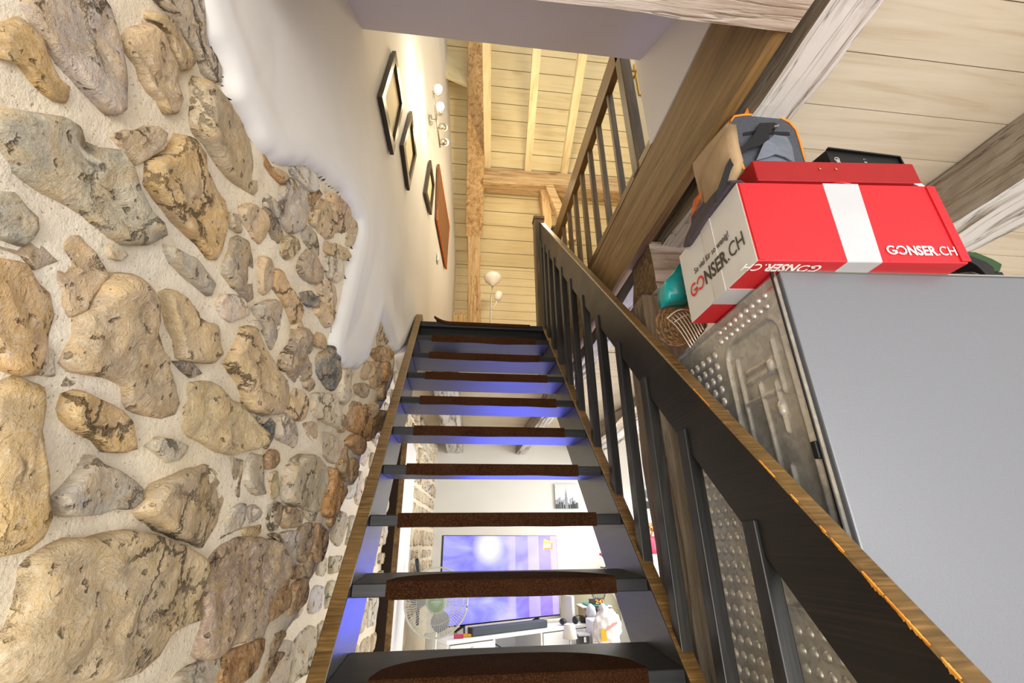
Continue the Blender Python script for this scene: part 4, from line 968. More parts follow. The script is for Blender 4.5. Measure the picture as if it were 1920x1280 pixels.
# ------------------------------------------------ teal bag, wicker basket, wire basket
P = [onY(*p, -.50) for p in ((1248, 525), (1262, 512), (1277, 492), (1300, 490), (1300, 556), (1275, 557), (1254, 560), (1249, 545))]
bm = bmesh.new(); prism(bm, P, (0, .07, 0)); fixn(bm); roughen(bm, 2, .006, 14, 3); tag(new('bag', bm, 'teal_plastic', None, True), 'teal plastic bag lying on the basket behind the carton', 'bag')
wk = thing('wicker_basket', 'brown woven wicker basket tilted on the far corner of the fridge', 'basket', (1.08, -.42, FZ))
bc = V(onY(1275, 600, -.44)); ax = V(-.75, -.25, -.15).normalized()
s_ = ax.cross(V(0, 0, 1)).normalized(); u_ = s_.cross(ax)
prof = [(.012, .02), (.05, .035), (.082, .06), (.095, .085)]
bm = bmesh.new()
for j in range(11):
    t = j/10; r = .02+.078*t**.8; off = .075*t*t-.05
    pts = [bc-ax*(-off+.02)+(s_*math.cos(a)*r*1.05+u_*math.sin(a)*r*.85)+ax*(.004*math.sin(a*14+j*math.pi)) for a in (2*math.pi*k/56 for k in range(56))]
    tube(bm, pts, .0052, 5, closed=True)
new('weave', bm, 'wicker', wk, True)
bm = bmesh.new()
for k in range(16):
    a = 2*math.pi*k/16; tube(bm, [bc-ax*(.02+.05-.075*t*t)+(s_*math.cos(a)*1.05+u_*math.sin(a)*.85)*(.02+.078*t**.8) for t in (0, .3, .6, .8, 1)], .003, 5)
new('stakes', bm, 'wicker', wk, True)
wb = thing('wire_basket', 'white wire basket tipped on its side beside the wicker basket', 'basket', (1.05, -.52, FZ))
o0 = [onY(*p, -.50) for p in ((1252, 598), (1262, 587), (1285, 577), (1300, 585), (1308, 605), (1300, 640), (1288, 645))]
for k in range(8):
    t = k/7; st = V(o0[0])*(1-t)+V(o0[3])*t+V(0, 0, .012*math.sin(math.pi*t)); en = V(onY(1295+24*t, 652-34*t, -.56))
    md = (st+en)/2+V(-.012, -.02, .022*(1-t)); bm = bmesh.new()
    tube(bm, [st*(1-s)**2+md*2*s*(1-s)+en*s*s for s in (i/8 for i in range(9))], .0016, 6); new('wire', bm, 'wire_white', wb, True)
bm = bmesh.new(); tube(bm, [V(o0[0])*(1-t)+V(o0[3])*t+V(-.004, -.004, .018*math.sin(math.pi*t)) for t in (i/10 for i in range(11))], .0022, 6); new('rim_wire', bm, 'wire_white', wb, True)
bm = bmesh.new(); tube(bm, [V(o0[0])*(1-t)+V(o0[3])*t+V(.01, -.02, -.02+.012*math.sin(math.pi*t)) for t in (i/10 for i in range(11))], .0016, 6); new('rim_wire', bm, 'wire_white', wb, True)
# ------------------------------------------------ black pan and visor at the right end of the carton
hm = thing('black_helmet', 'glossy black rounded shell lying right of the carton on the fridge', 'helmet', (1.55, -.85, FZ))
c = onY(1810, 508, -.86); bm = bmesh.new(); blob(bm, (c[0], c[1]+.03, FZ+.034), (.055, .05, .034), 5, .04, 3); new('shell', bm, 'black_gloss', hm, True)
P = [onY(*p, -.84) for p in ((1795, 476), (1820, 478), (1850, 490), (1864, 500), (1868, 514), (1850, 514), (1835, 498), (1815, 487))]
bm = bmesh.new(); prism(bm, P, (0, .05, 0)); fixn(bm); new('visor', bm, 'rubber_black', hm, bevel=.003)
P = [onY(*p, -.81) for p in ((1800, 470), (1830, 472), (1862, 485), (1880, 495), (1876, 508), (1858, 508), (1838, 492), (1815, 482))]
vt = thing('green_tray', 'dark green lined tray edge behind the black shell on the fridge', 'tray', (1.62, -.76, FZ))
bm = bmesh.new(); prism(bm, P, (0, .09, 0)); fixn(bm); new('rim', bm, 'green_dark', vt, bevel=.003)
bm = bmesh.new(); prism(bm, [(P[3][0]-.10, -.80, FZ+.001), (P[3][0]+.01, -.80, FZ+.001), (P[3][0], -.80, P[4][2]+.004), (P[3][0]-.10, -.80, P[4][2]+.004)], (0, .08, 0)); fixn(bm); new('base', bm, 'rubber_black', vt)

# ================================================================== upstairs wall: pictures, board, spotlights, switch
def wallpic(name, label, quad, mat_in, fw, group=None, cat='picture', depth=.022, frame='frame_black'):
    A, Bc, Cc, D = [V(hitw(*p, .012)) for p in quad]     # near top, near bottom, far bottom, far top
    # keep the sides upright and the top and bottom level: average the four corners
    yn, yf = (A.y+Bc.y)/2, (Cc.y+D.y)/2
    w0 = [A, Bc, Cc, D]
    nrm = (Cc-Bc).cross(A-Bc).normalized(); nrm = -nrm if nrm.x < 0 else nrm
    t = thing(name, label, cat, tuple((A+Bc+Cc+D)/4), group)
    c = (A+Bc+Cc+D)/4; inn = [c+(p-c)*(1-fw) for p in w0]
    for i in range(4):
        a, b, ai, bi = w0[i], w0[(i+1) % 4], inn[i], inn[(i+1) % 4]
        bm = bmesh.new(); prism(bm, [a, b, bi, ai], nrm*depth); fixn(bm); new('frame_side', bm, frame, t)
    bm = bmesh.new(); prism(bm, inn, nrm*.004); fixn(bm); new('print', bm, mat_in, t)
wallpic('picture', 'largest black framed picture, nearest on the stairwell wall', [(735, 95), (708, 181), (731, 290), (751, 195)], 'paper_cream', .22, 'framed pictures climbing the stairwell wall')
wallpic('picture', 'middle black framed picture on the stairwell wall', [(767, 208), (750, 272), (762, 357), (776, 290)], 'paper_cream', .24, 'framed pictures climbing the stairwell wall')
wallpic('picture', 'smallest black framed picture beside the orange board', [(804, 300), (794, 362), (805, 403), (811, 346)], 'paper_cream', .26, 'framed pictures climbing the stairwell wall')
q = [V(hitw(*p, .012)) for p in ((819.5, 308), (816.5, 411), (834, 504), (839.5, 425))]
t = thing('wooden_board', 'orange-brown wooden board hanging past the last small picture', 'board', tuple(q[0]))
bm = bmesh.new(); prism(bm, q, V(.02, -.004, 0)); fixn(bm); new('board_panel', bm, 'board_orange', t)
bm = bmesh.new(); tube(bm, [p+V(.018, 0, 0) for p in q], .008, 6, closed=True); new('board_edge', bm, 'orange_fabric', t)
# spotlight bar
sb = thing('spotlight_bar', 'steel wall bar with four small adjustable spotlights', 'lamp', tuple(hitw(818, 225)))
a, b = V(hitw(811.5, 171, .07)), V(hitw(825, 276, .07)); bm = bmesh.new(); tube(bm, [a, b], .008, 8); new('bar', bm, 'steel', sb, True)
md = (a+b)/2; bm = bmesh.new(); lathe(bm, md+V(-.065, 0, 0), [(.045, 0), (.045, .02), (.01, .025), (.01, .06)], 16, axis=(1, -.1, 0)); new('wall_plate', bm, 'steel', sb, True)
for i, ((hx, hy), (bx_, by_), tt, on) in enumerate((((821, 173), (822.7, 160), .03, 2), ((824, 210), (826, 198), .36, 2), ((829, 237), (836, 240), .62, 0), ((831, 266), (838, 267), .93, 1))):
    j = a+(b-a)*tt; hc = V(hitw(hx, hy, .13)); bc2 = V(hitw(bx_, by_, .15)); ax2 = (bc2-hc).normalized()
    bm = bmesh.new(); tube(bm, [j, j+V(.04, 0, -.02), hc-ax2*.03], .005, 6); o = new('spot_arm', bm, 'steel', sb, True); ORG[o] = V(0, 0, 0)
    bm = bmesh.new(); lathe(bm, hc-ax2*.03, [(.016, 0), (.026, .012), (.03, .07), (.024, .075)], 16, axis=ax2); o = new('spot_head', bm, 'steel', sb, True); ORG[o] = V(0, 0, 0)
    bm = bmesh.new(); blob(bm, hc+ax2*.075, (.032, .032, .032), 1, 0, 2); new('bulb', bm, ('milk_glass', 'bulb_warm', 'bulb_on')[on], o, True)
for nm_, hp, e in (('spot_light_upper', hitw(823, 158, .20), 7), ('spot_light_lower', hitw(826, 196, .20), 5), ('spot_light_end', hitw(838, 262, .20), 3)):
    light(nm_, 'POINT', tuple(V(hp)+V(.03, 0, .04)), e, (1, .80, .50), radius=.035)
p = V(hitw(820, 484, .008)); bm = bmesh.new(); box(bm, p.x, p.x+.012, p.y-.04, p.y+.04, p.z-.05, p.z+.05); sw = thing('light_switch', 'white switch plate on the stairwell wall below the board', 'switch', tuple(p)); new('plate', bm, 'white_plastic', sw, bevel=.003)
new('rocker', B(p.x+.012, p.x+.017, p.y-.02, p.y+.02, p.z-.03, p.z+.03), 'white_plastic', sw, bevel=.002)
# floor lamp upstairs
lx, ly = .675, 3.3; zt = onY(922, 518, ly)[2]
fl = thing('floor_lamp', 'white floor lamp with an upturned bowl and small reading shade', 'lamp', (lx, ly, 3.045))
bm = bmesh.new(); lathe(bm, (lx-.03, ly, 3.046), [(.12, 0), (.12, .015), (.02, .025)], 24); new('base', bm, 'white_plastic', fl, True)
bm = bmesh.new(); tube(bm, [(lx-.03, ly, 3.06), (lx-.02, ly, zt-.3), (lx, ly, zt-.13)], .009, 8); new('pole', bm, 'white_plastic', fl, True)
bm = bmesh.new(); lathe(bm, (lx, ly, zt-.145), [(.02, 0), (.045, .03), (.095, .075), (.112, .12), (.108, .155), (.100, .155), (.10, .12), (.08, .08), (.01, .045)], 28); new('shade', bm, 'milk_glass', fl, True)
bm = bmesh.new(); tube(bm, [(lx-.02, ly, zt-.48), (lx+.04, ly-.01, zt-.42), (lx+.06, ly-.01, zt-.33)], .006, 6); new('reading_arm', bm, 'white_plastic', fl, True)
bm = bmesh.new(); lathe(bm, (lx+.055, ly-.01, zt-.36), [(.015, 0), (.04, .02), (.05, .07), (.045, .12), (.03, .13)], 20, axis=(.25, 0, 1)); new('reading_shade', bm, 'milk_glass', fl, True)
# wooden blocks on the landing
for i, (px, py, s, lab, ch) in enumerate(((854, 590, .030, 'wooden letter block, left of the pair on the landing', 'O'), (864.5, 589, .030, 'wooden letter block, right of the pair on the landing', 'P'), (871, 595, .026, 'small low wooden block beside the letter blocks', ''))):
    q = onY(px, py, 1.46+.03*i); t = thing('wooden_block', lab, 'toy block', (q[0], q[1], 3.05), 'wooden blocks at the stair head')
    zz = 3.05+(.05 if i < 2 else .0)
    new('block', B(q[0]-s/2*1.1, q[0]+s/2*1.1, q[1]-s/2, q[1]+s/2, 3.05, q[2]+s*.5), 'wood_block', t, bevel=.004)
    if ch: text('letter', ch, .022, 'print_dark', t, (q[0]-.007, q[1]-s/2-.001, q[2]-.007), (1, 0, 0), (0, 0, 1))

# ================================================================== LIVING ROOM BEYOND
# television
TA = .458; tl = V(onY(831, 1003, 2.8)); ex_t = V(math.cos(TA), math.sin(TA), 0); nt = V(math.sin(TA), -math.cos(TA), 0); TW, THh = 1.30, .725
tv = thing('television', 'large flat television showing a violet picture on the white console', 'television', tuple(tl+ex_t*.6-V(0, 0, THh)))
def tp(u, v, o=0): return tl+ex_t*u-V(0, 0, v)+nt*o
bm = bmesh.new(); hexa(bm, [tp(0, THh, -.03), tp(0, THh, 0), tp(TW, THh, 0), tp(TW, THh, -.03), tp(0, 0, -.03), tp(0, 0, 0), tp(TW, 0, 0), tp(TW, 0, -.03)]); fixn(bm); new('bezel', bm, 'black_gloss', tv, bevel=.003)
n = NT('tv_picture'); tc = n.n('ShaderNodeTexCoord'); uvn = n.n('ShaderNodeSeparateXYZ'); n.l(tc.outputs['UV'], uvn.inputs[0])
ns = n.n('ShaderNodeTexNoise'); n.l(tc.outputs['UV'], ns.inputs['Vector']); ns.inputs['Scale'].default_value = 3.2; ns.inputs['Detail'].default_value = 5; ns.inputs['Distortion'].default_value = .6
c = n.ramp(ns.outputs['Fac'], [(.3, '5a4fe0'), (.5, '8f8df2'), (.68, 'b9b4fa')])
sx, sy = uvn.outputs[0], uvn.outputs[1]
c = n.mix(n.ramp(sx, [(.5, 0.), (.95, .75)]), c, '7a3fd8')
dd = n.math('SQRT', n.math('ADD', n.math('POWER', n.math('MULTIPLY', n.math('SUBTRACT', sx, .37), 1.7), 2), n.math('POWER', n.math('SUBTRACT', sy, .86), 2)))
c = n.mix(n.ramp(n.math('ADD', dd, n.math('MULTIPLY', ns.outputs['Fac'], .12)), [(.10, 1.), (.30, 0.)]), c, 'fdfbff')
st = n.n('ShaderNodeMath', operation='PINGPONG'); n.l(sx, st.inputs[0]); st.inputs[1].default_value = .11
band = n.math('MULTIPLY', n.ramp(st.outputs[0], [(.50*.11, 0.), (.56*.11, .5)]), n.ramp(sx, [(.52, 0.), (.56, 1.)]))
c = n.mix(band, c, 'cfc0ee')
n.out((c), .25); n.b.inputs['Base Color'].default_value = (0, 0, 0, 1); [n.t.links.remove(l) for l in list(n.b.inputs['Base Color'].links)]
n.l(c, n.b.inputs['Emission Color']); n.b.inputs['Emission Strength'].default_value = 1.35; M['tv_picture'] = n.m
bm = bmesh.new(); f = face(bm, [tp(.006, THh-.012, .0015), tp(TW-.006, THh-.012, .0015), tp(TW-.006, .006, .0015), tp(.006, .006, .0015)]); uvl = bm.loops.layers.uv.new('UVMap')
for l_, uv in zip(f.loops, ((0, 0), (1, 0), (1, 1), (0, 1))): l_[uvl].uv = uv
scr = new('screen', bm, 'tv_picture', tv); ORG[scr] = V(0, 0, 0)
emit('logo_orange', 'ff6a20', 1.2); emit('logo_yellow', 'ffd23c', 1.2); emit('logo_white', 'ffffff', 1.2)
bm = bmesh.new(); face(bm, [tp(1.115, .135, .003), tp(1.235, .13, .003), tp(1.24, .065, .003), tp(1.135, .035, .003)]); new('channel_logo', bm, 'logo_yellow', scr)
bm = bmesh.new(); face(bm, [tp(1.115, .137, .0035), tp(1.237, .132, .0035), tp(1.242, .066, .0035), tp(1.18, .09, .0035)]); new('channel_logo', bm, 'logo_orange', scr)
bm = bmesh.new(); face(bm, [tp(1.135, .118, .004), tp(1.215, .115, .004), tp(1.215, .080, .004), tp(1.14, .082, .004)]); new('channel_logo', bm, 'logo_white', scr)
for u in (.25, 1.05):
    bm = bmesh.new(); bar(bm, tp(u, THh, -.02), tp(u-.04, THh+.055, .06), .02, .012, ex_t); bar(bm, tp(u, THh, -.02), tp(u-.04, THh+.055, -.12), .02, .012, ex_t); new('stand_foot', bm, 'dark_plastic', tv)
# console
ct = tl-V(0, 0, THh+.06); zc_ = ct.z
cs = thing('console', 'long white lacquered media console under the television', 'cabinet', (ct.x+.6, ct.y+.2, 0))
def cq(u, o, z): p = tl+ex_t*u+nt*o; return V(p.x, p.y, z)
def cbox(u0, u1, o0, o1, z0, z1): bm = bmesh.new(); hexa(bm, [cq(u0, o0, z0), cq(u1, o0, z0), cq(u1, o1, z0), cq(u0, o1, z0), cq(u0, o0, z1), cq(u1, o0, z1), cq(u1, o1, z1), cq(u0, o1, z1)]); return fixn(bm)
CU0, CU1 = -.02, 1.50
new('worktop', cbox(CU0, CU1, .20, -.25, zc_-.03, zc_), 'white_lacquer', cs, bevel=.003)
for u in (CU0+.01, .42, .92, CU1-.03): new('side_panel', cbox(u, u+.02, .19, -.24, .05, zc_-.03), 'white_lacquer', cs)
new('back_panel', cbox(CU0+.01, CU1-.01, -.23, -.24, .05, zc_-.03), 'white_lacquer', cs); new('bottom_panel', cbox(CU0, CU1, .19, -.24, .04, .06), 'white_lacquer', cs)
for u0, u1 in ((CU0+.03, .42), (.94, CU1-.03)):
    for z0_, z1_ in ((zc_-.20, zc_-.038), (zc_-.40, zc_-.208)):
        o = new('drawer', cbox(u0+.004, u1-.004, .20, .18, z0_, z1_), 'white_lacquer', cs, bevel=.002); ORG[o] = V(0, 0, 0)
        bm = bmesh.new(); pc = cq((u0+u1)/2, .205, z1_-.03); lathe(bm, pc, [(.008, 0), (.010, .012)], 12, axis=nt); new('knob', bm, 'steel', o)
new('shelf', cbox(.44, .92, .17, -.22, zc_-.22, zc_-.20), 'light_grey', cs)
# soundbar
sbm = thing('soundbar', 'long dark soundbar in front of the television', 'soundbar', tuple(cq(.6, .14, zc_)))
new('body', cbox(.235, 1.015, .17, .09, zc_+.002, zc_+.062), 'sounddark', sbm, bevel=.006)
new('end_cap', cbox(.225, .24, .172, .088, zc_+.001, zc_+.063), 'dark_plastic', sbm, bevel=.004)
# router, mouse-like remotes, headphones
rt = thing('router', 'slim white upright router right of the television', 'router', tuple(cq(1.40, .05, zc_)))
new('case', cbox(1.375, 1.41, .10, -.08, zc_+.001, zc_+.23), 'white_plastic', rt, bevel=.006); new('foot', cbox(1.36, 1.425, .09, -.07, zc_+.0, zc_+.008), 'white_plastic', rt)
def opx(px, py, Y): return V(onY(px, py, Y))
q = cq(1.22, .14, zc_); bm = bmesh.new(); blob(bm, q+V(0, 0, .03), (.035, .05, .028), 4, .05, 2); ms = new('computer_mouse', bm, 'dark_plastic', None, True, 'black computer mouse on the white console', 'mouse')
hp = thing('headphones', 'black headphones lying at the right end of the console', 'headphones', tuple(cq(1.40, .15, zc_)))
for s_h in (-1, 1):
    q = cq(1.41+s_h*.045, .15, zc_+.03); bm = bmesh.new(); lathe(bm, q, [(.03, -.014), (.036, 0), (.03, .014)], 18, axis=ex_t); new('ear_cup', bm, 'dark_plastic', hp, True)
q = cq(1.41, .15, zc_+.03); bm = bmesh.new(); tube(bm, [q+ex_t*(.055*math.cos(a))+V(0, 0, .038*math.sin(a)) for a in (math.pi*i/12 for i in range(13))], .006, 8); new('headband', bm, 'dark_plastic', hp, True)
bm = bmesh.new(); q = cq(.10, .15, zc_+.012); box(bm, q.x-.03, q.x+.05, q.y-.01, q.y+.02, q.z-.01, q.z+.015); tag(new('red_remote', bm, 'pot_red', None), 'small red gadget beside the left end of the soundbar', 'gadget')
bm = bmesh.new(); q = cq(.19, .12, zc_+.012); box(bm, q.x-.04, q.x+.05, q.y-.02, q.y+.02, q.z-.01, q.z+.008); tag(new('notebook', bm, 'yellow_label', None), 'yellow edged notebook beside the left end of the soundbar', 'notebook')
bm = bmesh.new(); tube(bm, [cq(.50, -.1, zc_-.03), cq(.56, -.05, zc_-.10), cq(.66, 0, zc_-.16), cq(.70, 0, zc_-.19)], .005, 6); tag(new('cable', bm, 'dark_plastic', None, True), 'black cable hanging in the open console bay', 'cable')
# small white table lamp in front of the console
tlp = opx(1068, 1183, 2.55); t = thing('table_lamp', 'small white cordless table lamp in front of the console', 'lamp', (tlp.x, tlp.y, 0))
bm = bmesh.new(); lathe(bm, (tlp.x, tlp.y, tlp.z-.05), [(.060, 0), (.042, .10), (.038, .10), (.01, .095)], 24); new('shade', bm, 'white_plastic', t, True)
bm = bmesh.new(); tube(bm, [(tlp.x, tlp.y, tlp.z-.32), (tlp.x, tlp.y, tlp.z)], .007, 8); new('stem', bm, 'light_grey', t, True)
bm = bmesh.new(); lathe(bm, (tlp.x, tlp.y, tlp.z-.33), [(.055, 0), (.055, .012), (.01, .016)], 20); new('base', bm, 'white_plastic', t, True)
zt_ = tlp.z-.331; tt = thing('side_table', 'small side table under the white table lamp', 'table', (tlp.x, tlp.y, 0))
new('tabletop', B(tlp.x-.16, tlp.x+.16, tlp.y-.14, tlp.y+.14, zt_-.02, zt_), 'beige_wood', tt)
for sx_ in (-.14, .12):
    for sy_ in (-.12, .10): new('leg', B(tlp.x+sx_, tlp.x+sx_+.02, tlp.y+sy_, tlp.y+sy_+.02, 0, zt_-.02), 'beige_wood', tt)
# pedestal fan
fy = 2.05; fc = opx(818, 1128, fy); RF = .222
fn = thing('pedestal_fan', 'cream pedestal fan with a pale green hub left of the television', 'fan', (fc.x, fc.y+.12, 0))
fa = (V(CAM)-fc); fa.z = 0; fa = V(fa.x*.35, fa.y, 0).normalized(); fs = fa.cross(V(0, 0, 1)).normalized()
def fpnt(r, a, o): return fc+(fs*math.cos(a)+V(0, 0, 1)*math.sin(a))*r+fa*o
for side in (1, -1):
    for k in range(72):
        a = 2*math.pi*k/72; bm = bmesh.new(); tube(bm, [fpnt(RF*t, a+(.10*t if side > 0 else -.1*t), side*(.055*(1-t**3)+.004)) for t in (.26, .5, .75, .92, 1.0)], .0015, 3, cap=False)
        new('guard_wire', bm, 'fan_cream', fn)
for r, o_, tk_ in ((1.0, 0, .007), (.62, .045, .0018), (.86, .024, .0018)):
    bm = bmesh.new(); tube(bm, [fpnt(RF*r, 2*math.pi*k/64, o_) for k in range(64)], tk_, 6, closed=True); new('guard_ring', bm, 'fan_cream', fn, True)
bm = bmesh.new(); lathe(bm, fc+fa*.045, [(.062, 0), (.062, .012), (.05, .020), (.02, .023)], 28, axis=fa); o = new('hub_cap', bm, 'fan_green', fn, True); ORG[o] = V(0, 0, 0)
text('hub_lettering', 'MIOCOOL', .016, 'print_white', o, fc+fa*.0695-fs*-.035, -fs if (-fs).x > 0 else fs, (0, 0, 1), .0004)
bm = bmesh.new(); lathe(bm, fc+fa*.043, [(.072, -.004), (.072, .004), (.06, .008)], 28, axis=fa); new('hub_ring', bm, 'fan_cream', fn, True)
for k in range(3):
    bm = bmesh.new(); N = 8; va, vb = [], []
    for i in range(N+1):
        r = .04+.15*i/N; a0 = k*2.094+.25; wd_ = .55*math.sin(math.pi*(i+1.5)/(N+2.5))
        va.append(bm.verts.new(fpnt(r, a0-wd_, -.012))); vb.append(bm.verts.new(fpnt(r, a0+wd_, .020)))
    for i in range(N): bm.faces.new([va[i], va[i+1], vb[i+1], vb[i]])
    bmesh.ops.solidify(bm, geom=bm.faces[:], thickness=.002); new('blade', bm, 'light_grey', fn, True)
bm = bmesh.new(); lathe(bm, fc-fa*.06, [(.06, 0), (.055, .09), (.03, .12)], 20, axis=-fa); new('motor_housing', bm, 'fan_cream', fn, True)
bm = bmesh.new(); tube(bm, [(fc.x, fc.y+.12, .02), (fc.x, fc.y+.12, fc.z-.03)], .014, 10); new('pole', bm, 'fan_cream', fn, True)
bm = bmesh.new(); lathe(bm, (fc.x, fc.y+.12, 0), [(.2, 0), (.2, .02), (.03, .04)], 28); new('base', bm, 'fan_cream', fn, True)
bm = bmesh.new(); q = opx(782, 1060, fy+.25); tube(bm, [q+V(-.008, 0, .05), q+V(0, 0, .02), q+V(.022, 0, -.09), q+V(.03, 0, -.4)], [.014, .018, .014, .012], 8); bt = new('umbrella', bm, 'dark_plastic', None, True, 'dark handle standing up behind the fan by the windows', 'umbrella')
# wall prints
def canvas(lab, pa, pb, skyline):
    a, b = V(onY(*pa, 4.56)), V(onY(*pb, 4.56)); t = thing('canvas_print', lab, 'picture', tuple((a+b)/2), 'black and white city prints')
    x0_, x1_, z0_, z1_ = a.x, b.x, b.z, a.z; new('canvas', B(x0_, x1_, 4.565, 4.598, z0_, z1_), 'canvas_light', t)
    W2, H2 = x1_-x0_, z1_-z0_
    if skyline:
        random.seed(3)
        for row, (mt, hh_, yy) in enumerate((('canvas_mid', .40, 4.5645), ('canvas_dark', .24, 4.564))):
            bm = bmesh.new(); x = x0_
            while x < x1_-.002:
                wd_ = random.uniform(.012, .028); h_ = H2*hh_*random.uniform(.55, 1.15); face(bm, [(x, yy, z0_), (min(x+wd_, x1_), yy, z0_), (min(x+wd_, x1_), yy, z0_+h_), (x, yy, z0_+h_)]); x += wd_+random.uniform(0, .008)
            new('print_buildings', bm, mt, t)
        bm = bmesh.new(); cx = x0_+W2*.48
        for w2, h0, h1 in ((.035, 0, .45), (.024, .45, .60), (.014, .60, .70), (.004, .70, .80)): face(bm, [(cx-w2/2, 4.5635, z0_+H2*h0), (cx+w2/2, 4.5635, z0_+H2*h0), (cx+w2/2, 4.5635, z0_+H2*h1), (cx-w2/2, 4.5635, z0_+H2*h1)])
        new('print_tower', bm, 'canvas_mid', t)
    else:
        bm = bmesh.new()
        for i in range(9):
            z = z1_-H2*(.04+.05*i); bar(bm, (x0_+.003, 4.564, z), (x1_-.01*i, 4.564, z-H2*(.62-.05*i)), .001, .006, (0, 0, 1))
        for i in range(9):
            x = x0_+W2*(.1+.1*i); bar(bm, (x, 4.5638, z0_+.01), (x, 4.5638, z1_-H2*(.2+.06*i)), .001, .003, (1, 0, 0))
        face(bm, [(x0_, 4.5642, z0_), (x1_, 4.5642, z0_), (x1_, 4.5642, z0_+H2*.12), (x0_, 4.5642, z0_+H2*.4)])
        new('print_bridge', bm, 'canvas_dark', t)
canvas('square black and white skyline print on the rear wall', (1040, 907), (1085, 953), True)
canvas('black and white bridge print seen between the balusters', (1198.5, 908), (1236, 953), False)
# corner beyond the television: round chair, shelf with papers, clock, carrier bags
cy_ = 3.3
def Q(px, py, Y=cy_): return opx(px, py, Y)
arm = thing('armchair', 'olive grey round-backed chair in the corner behind the bags', 'chair', (Q(1105, 1200).x, 4.1, 0))
c = Q(1112, 1160, 4.3); bm = bmesh.new(); blob(bm, (c.x+.02, 4.42, c.z-.03), (.36, .10, .42), 2, .03, 3); new('backrest', bm, 'chair_olive', arm, True)
bm = bmesh.new(); blob(bm, (c.x+.02, 4.12, .45), (.33, .28, .10), 2, .03, 3); new('seat', bm, 'chair_olive', arm, True)
for sx_ in (-.2, .2):
    for sy_ in (-.18, .2):
        bm = bmesh.new(); tube(bm, [(c.x+sx_, 4.12+sy_, 0), (c.x+sx_*.9, 4.12+sy_*.9, .42)], .018, 8); new('leg', bm, 'beige_wood', arm, True)
sh = thing('small_cabinet', 'narrow beige cabinet in the corner holding papers and the clock', 'cabinet', (Q(1122, 1200).x, cy_, 0))
a, b = Q(1098, 1140, 3.35), Q(1146, 1140, 3.35); ztp = Q(1120, 1139, 3.35).z
new('carcass', B(a.x, b.x, 3.36, 3.66, 0, ztp-.02), 'beige_wood', sh, bevel=.004); new('top_board', B(a.x-.01, b.x+.01, 3.35, 3.67, ztp-.02, ztp), 'beige_wood', sh, bevel=.003)
new('door_panel', B(a.x+.01, b.x-.01, 3.352, 3.36, .05, ztp-.05), 'beige_wood', sh, bevel=.003)
for i, (dx0, dx1, mt, lab) in enumerate(((-.03, .01, 'paper_white', 'loose white papers under the corner clock'), (.03, .02, 'teal_paper', 'teal folder on the papers under the clock'))):
    bm = bmesh.new(); box(bm, a.x+dx0, b.x+dx1-.05*i, 3.34, 3.6, ztp+.004+.014*i, ztp+.012+.014*i); roughen(bm, 2, .003, 8, i); tag(new('papers' if not i else 'folder', bm, mt, None), lab, 'paper' if not i else 'folder')
ck = thing('clock', 'black digital clock with glowing orange digits', 'clock', tuple(Q(1122, 1128, 3.36)))
q0, q1 = Q(1107, 1133, 3.37), Q(1133, 1122, 3.37); o = new('clock_case', B(q0.x, q1.x, 3.37, 3.43, ztp+.026, ztp+.026+(q1.z-q0.z)), 'dark_plastic', ck, bevel=.004); ORG[o] = V(0, 0, 0)
text('clock_digits', '2:43', .052, 'clock_digits', o, (q0.x+.055, 3.3685, ztp+.033), (1, 0, 0), (0, 0, 1))
cg = thing('cage_lantern', 'round black wire cage lantern behind the orange clock', 'lantern', (Q(1122, 1110, 3.5).x, 3.5, ztp+.03))
q = Q(1122, 1112, 3.5)
for k in range(8):
    a_ = math.pi*k/8; bm = bmesh.new(); tube(bm, [q+V(.07*math.cos(a_)*math.cos(t), .07*math.sin(a_)*math.cos(t), .07*math.sin(t)) for t in (2*math.pi*i/20 for i in range(20))], .0022, 4, closed=True); new('cage_wire', bm, 'dark_plastic', cg)
bm = bmesh.new(); lathe(bm, q-V(0, 0, .085), [(.045, 0), (.05, .015), (.045, .04)], 20); new('base', bm, 'dark_plastic', cg, True)
def lumpy(name, lab, cat, px, py, Y, r, mat, seed, amp=.35, freq=5):
    q = Q(px, py, Y); bm = bmesh.new(); blob(bm, q, r, seed, amp, 4, 0, freq); return new(name, bm, mat, None, True, lab, cat)
bg = thing('carrier_bag', 'crumpled white carrier bag with a yellow label in the corner', 'bag', tuple(Q(1135, 1200, 3.1)))
q = Q(1138, 1172, 2.9); bm = bmesh.new(); blob(bm, q+V(.0, 0, -.02), (.125, .055, .15), 4, .30, 4, 0, 7); bb = new('bag_body', bm, 'bag_white', bg, True)
bm = bmesh.new(); blob(bm, q+V(-.02, 0, .125), (.035, .03, .045), 8, .5, 3, 0, 6); new('bag_knot', bm, 'bag_white', bg, True)
bm = bmesh.new(); p = Q(1132, 1189, 2.84); box(bm, p.x-.022, p.x+.026, 2.84, 2.845, p.z-.05, p.z+.04); new('bag_label', bm, 'yellow_label', bg)
bm = bmesh.new(); p = Q(1148, 1174, 2.835); bar(bm, (p.x-.06, 2.84, p.z-.03), (p.x+.05, 2.84, p.z+.03), .003, .02); new('bag_print', bm, 'pink_mark', bg)
b2 = thing('paper_carton', 'white printed carton under the carrier bag', 'box', tuple(Q(1120, 1200, 3.0)))
a, b = Q(1108, 1163, 3.0), Q(1160, 1203, 3.0); new('carton_body', B(a.x, b.x, 3.0, 3.2, b.z-.3, a.z), 'bag_white', b2, bevel=.008)
for i in range(6): new('printed_line', B(a.x+.02, a.x+.13, 2.998, 2.9995, a.z-.06-.035*i, a.z-.055-.035*i), 'pink_mark', b2)
st_ = thing('stool', 'low stool carrying the carton and bag', 'stool', (a.x+.1, 3.1, 0)); new('seat', B(a.x-.02, b.x+.02, 2.98, 3.22, b.z-.33, b.z-.302), 'beige_wood', st_)
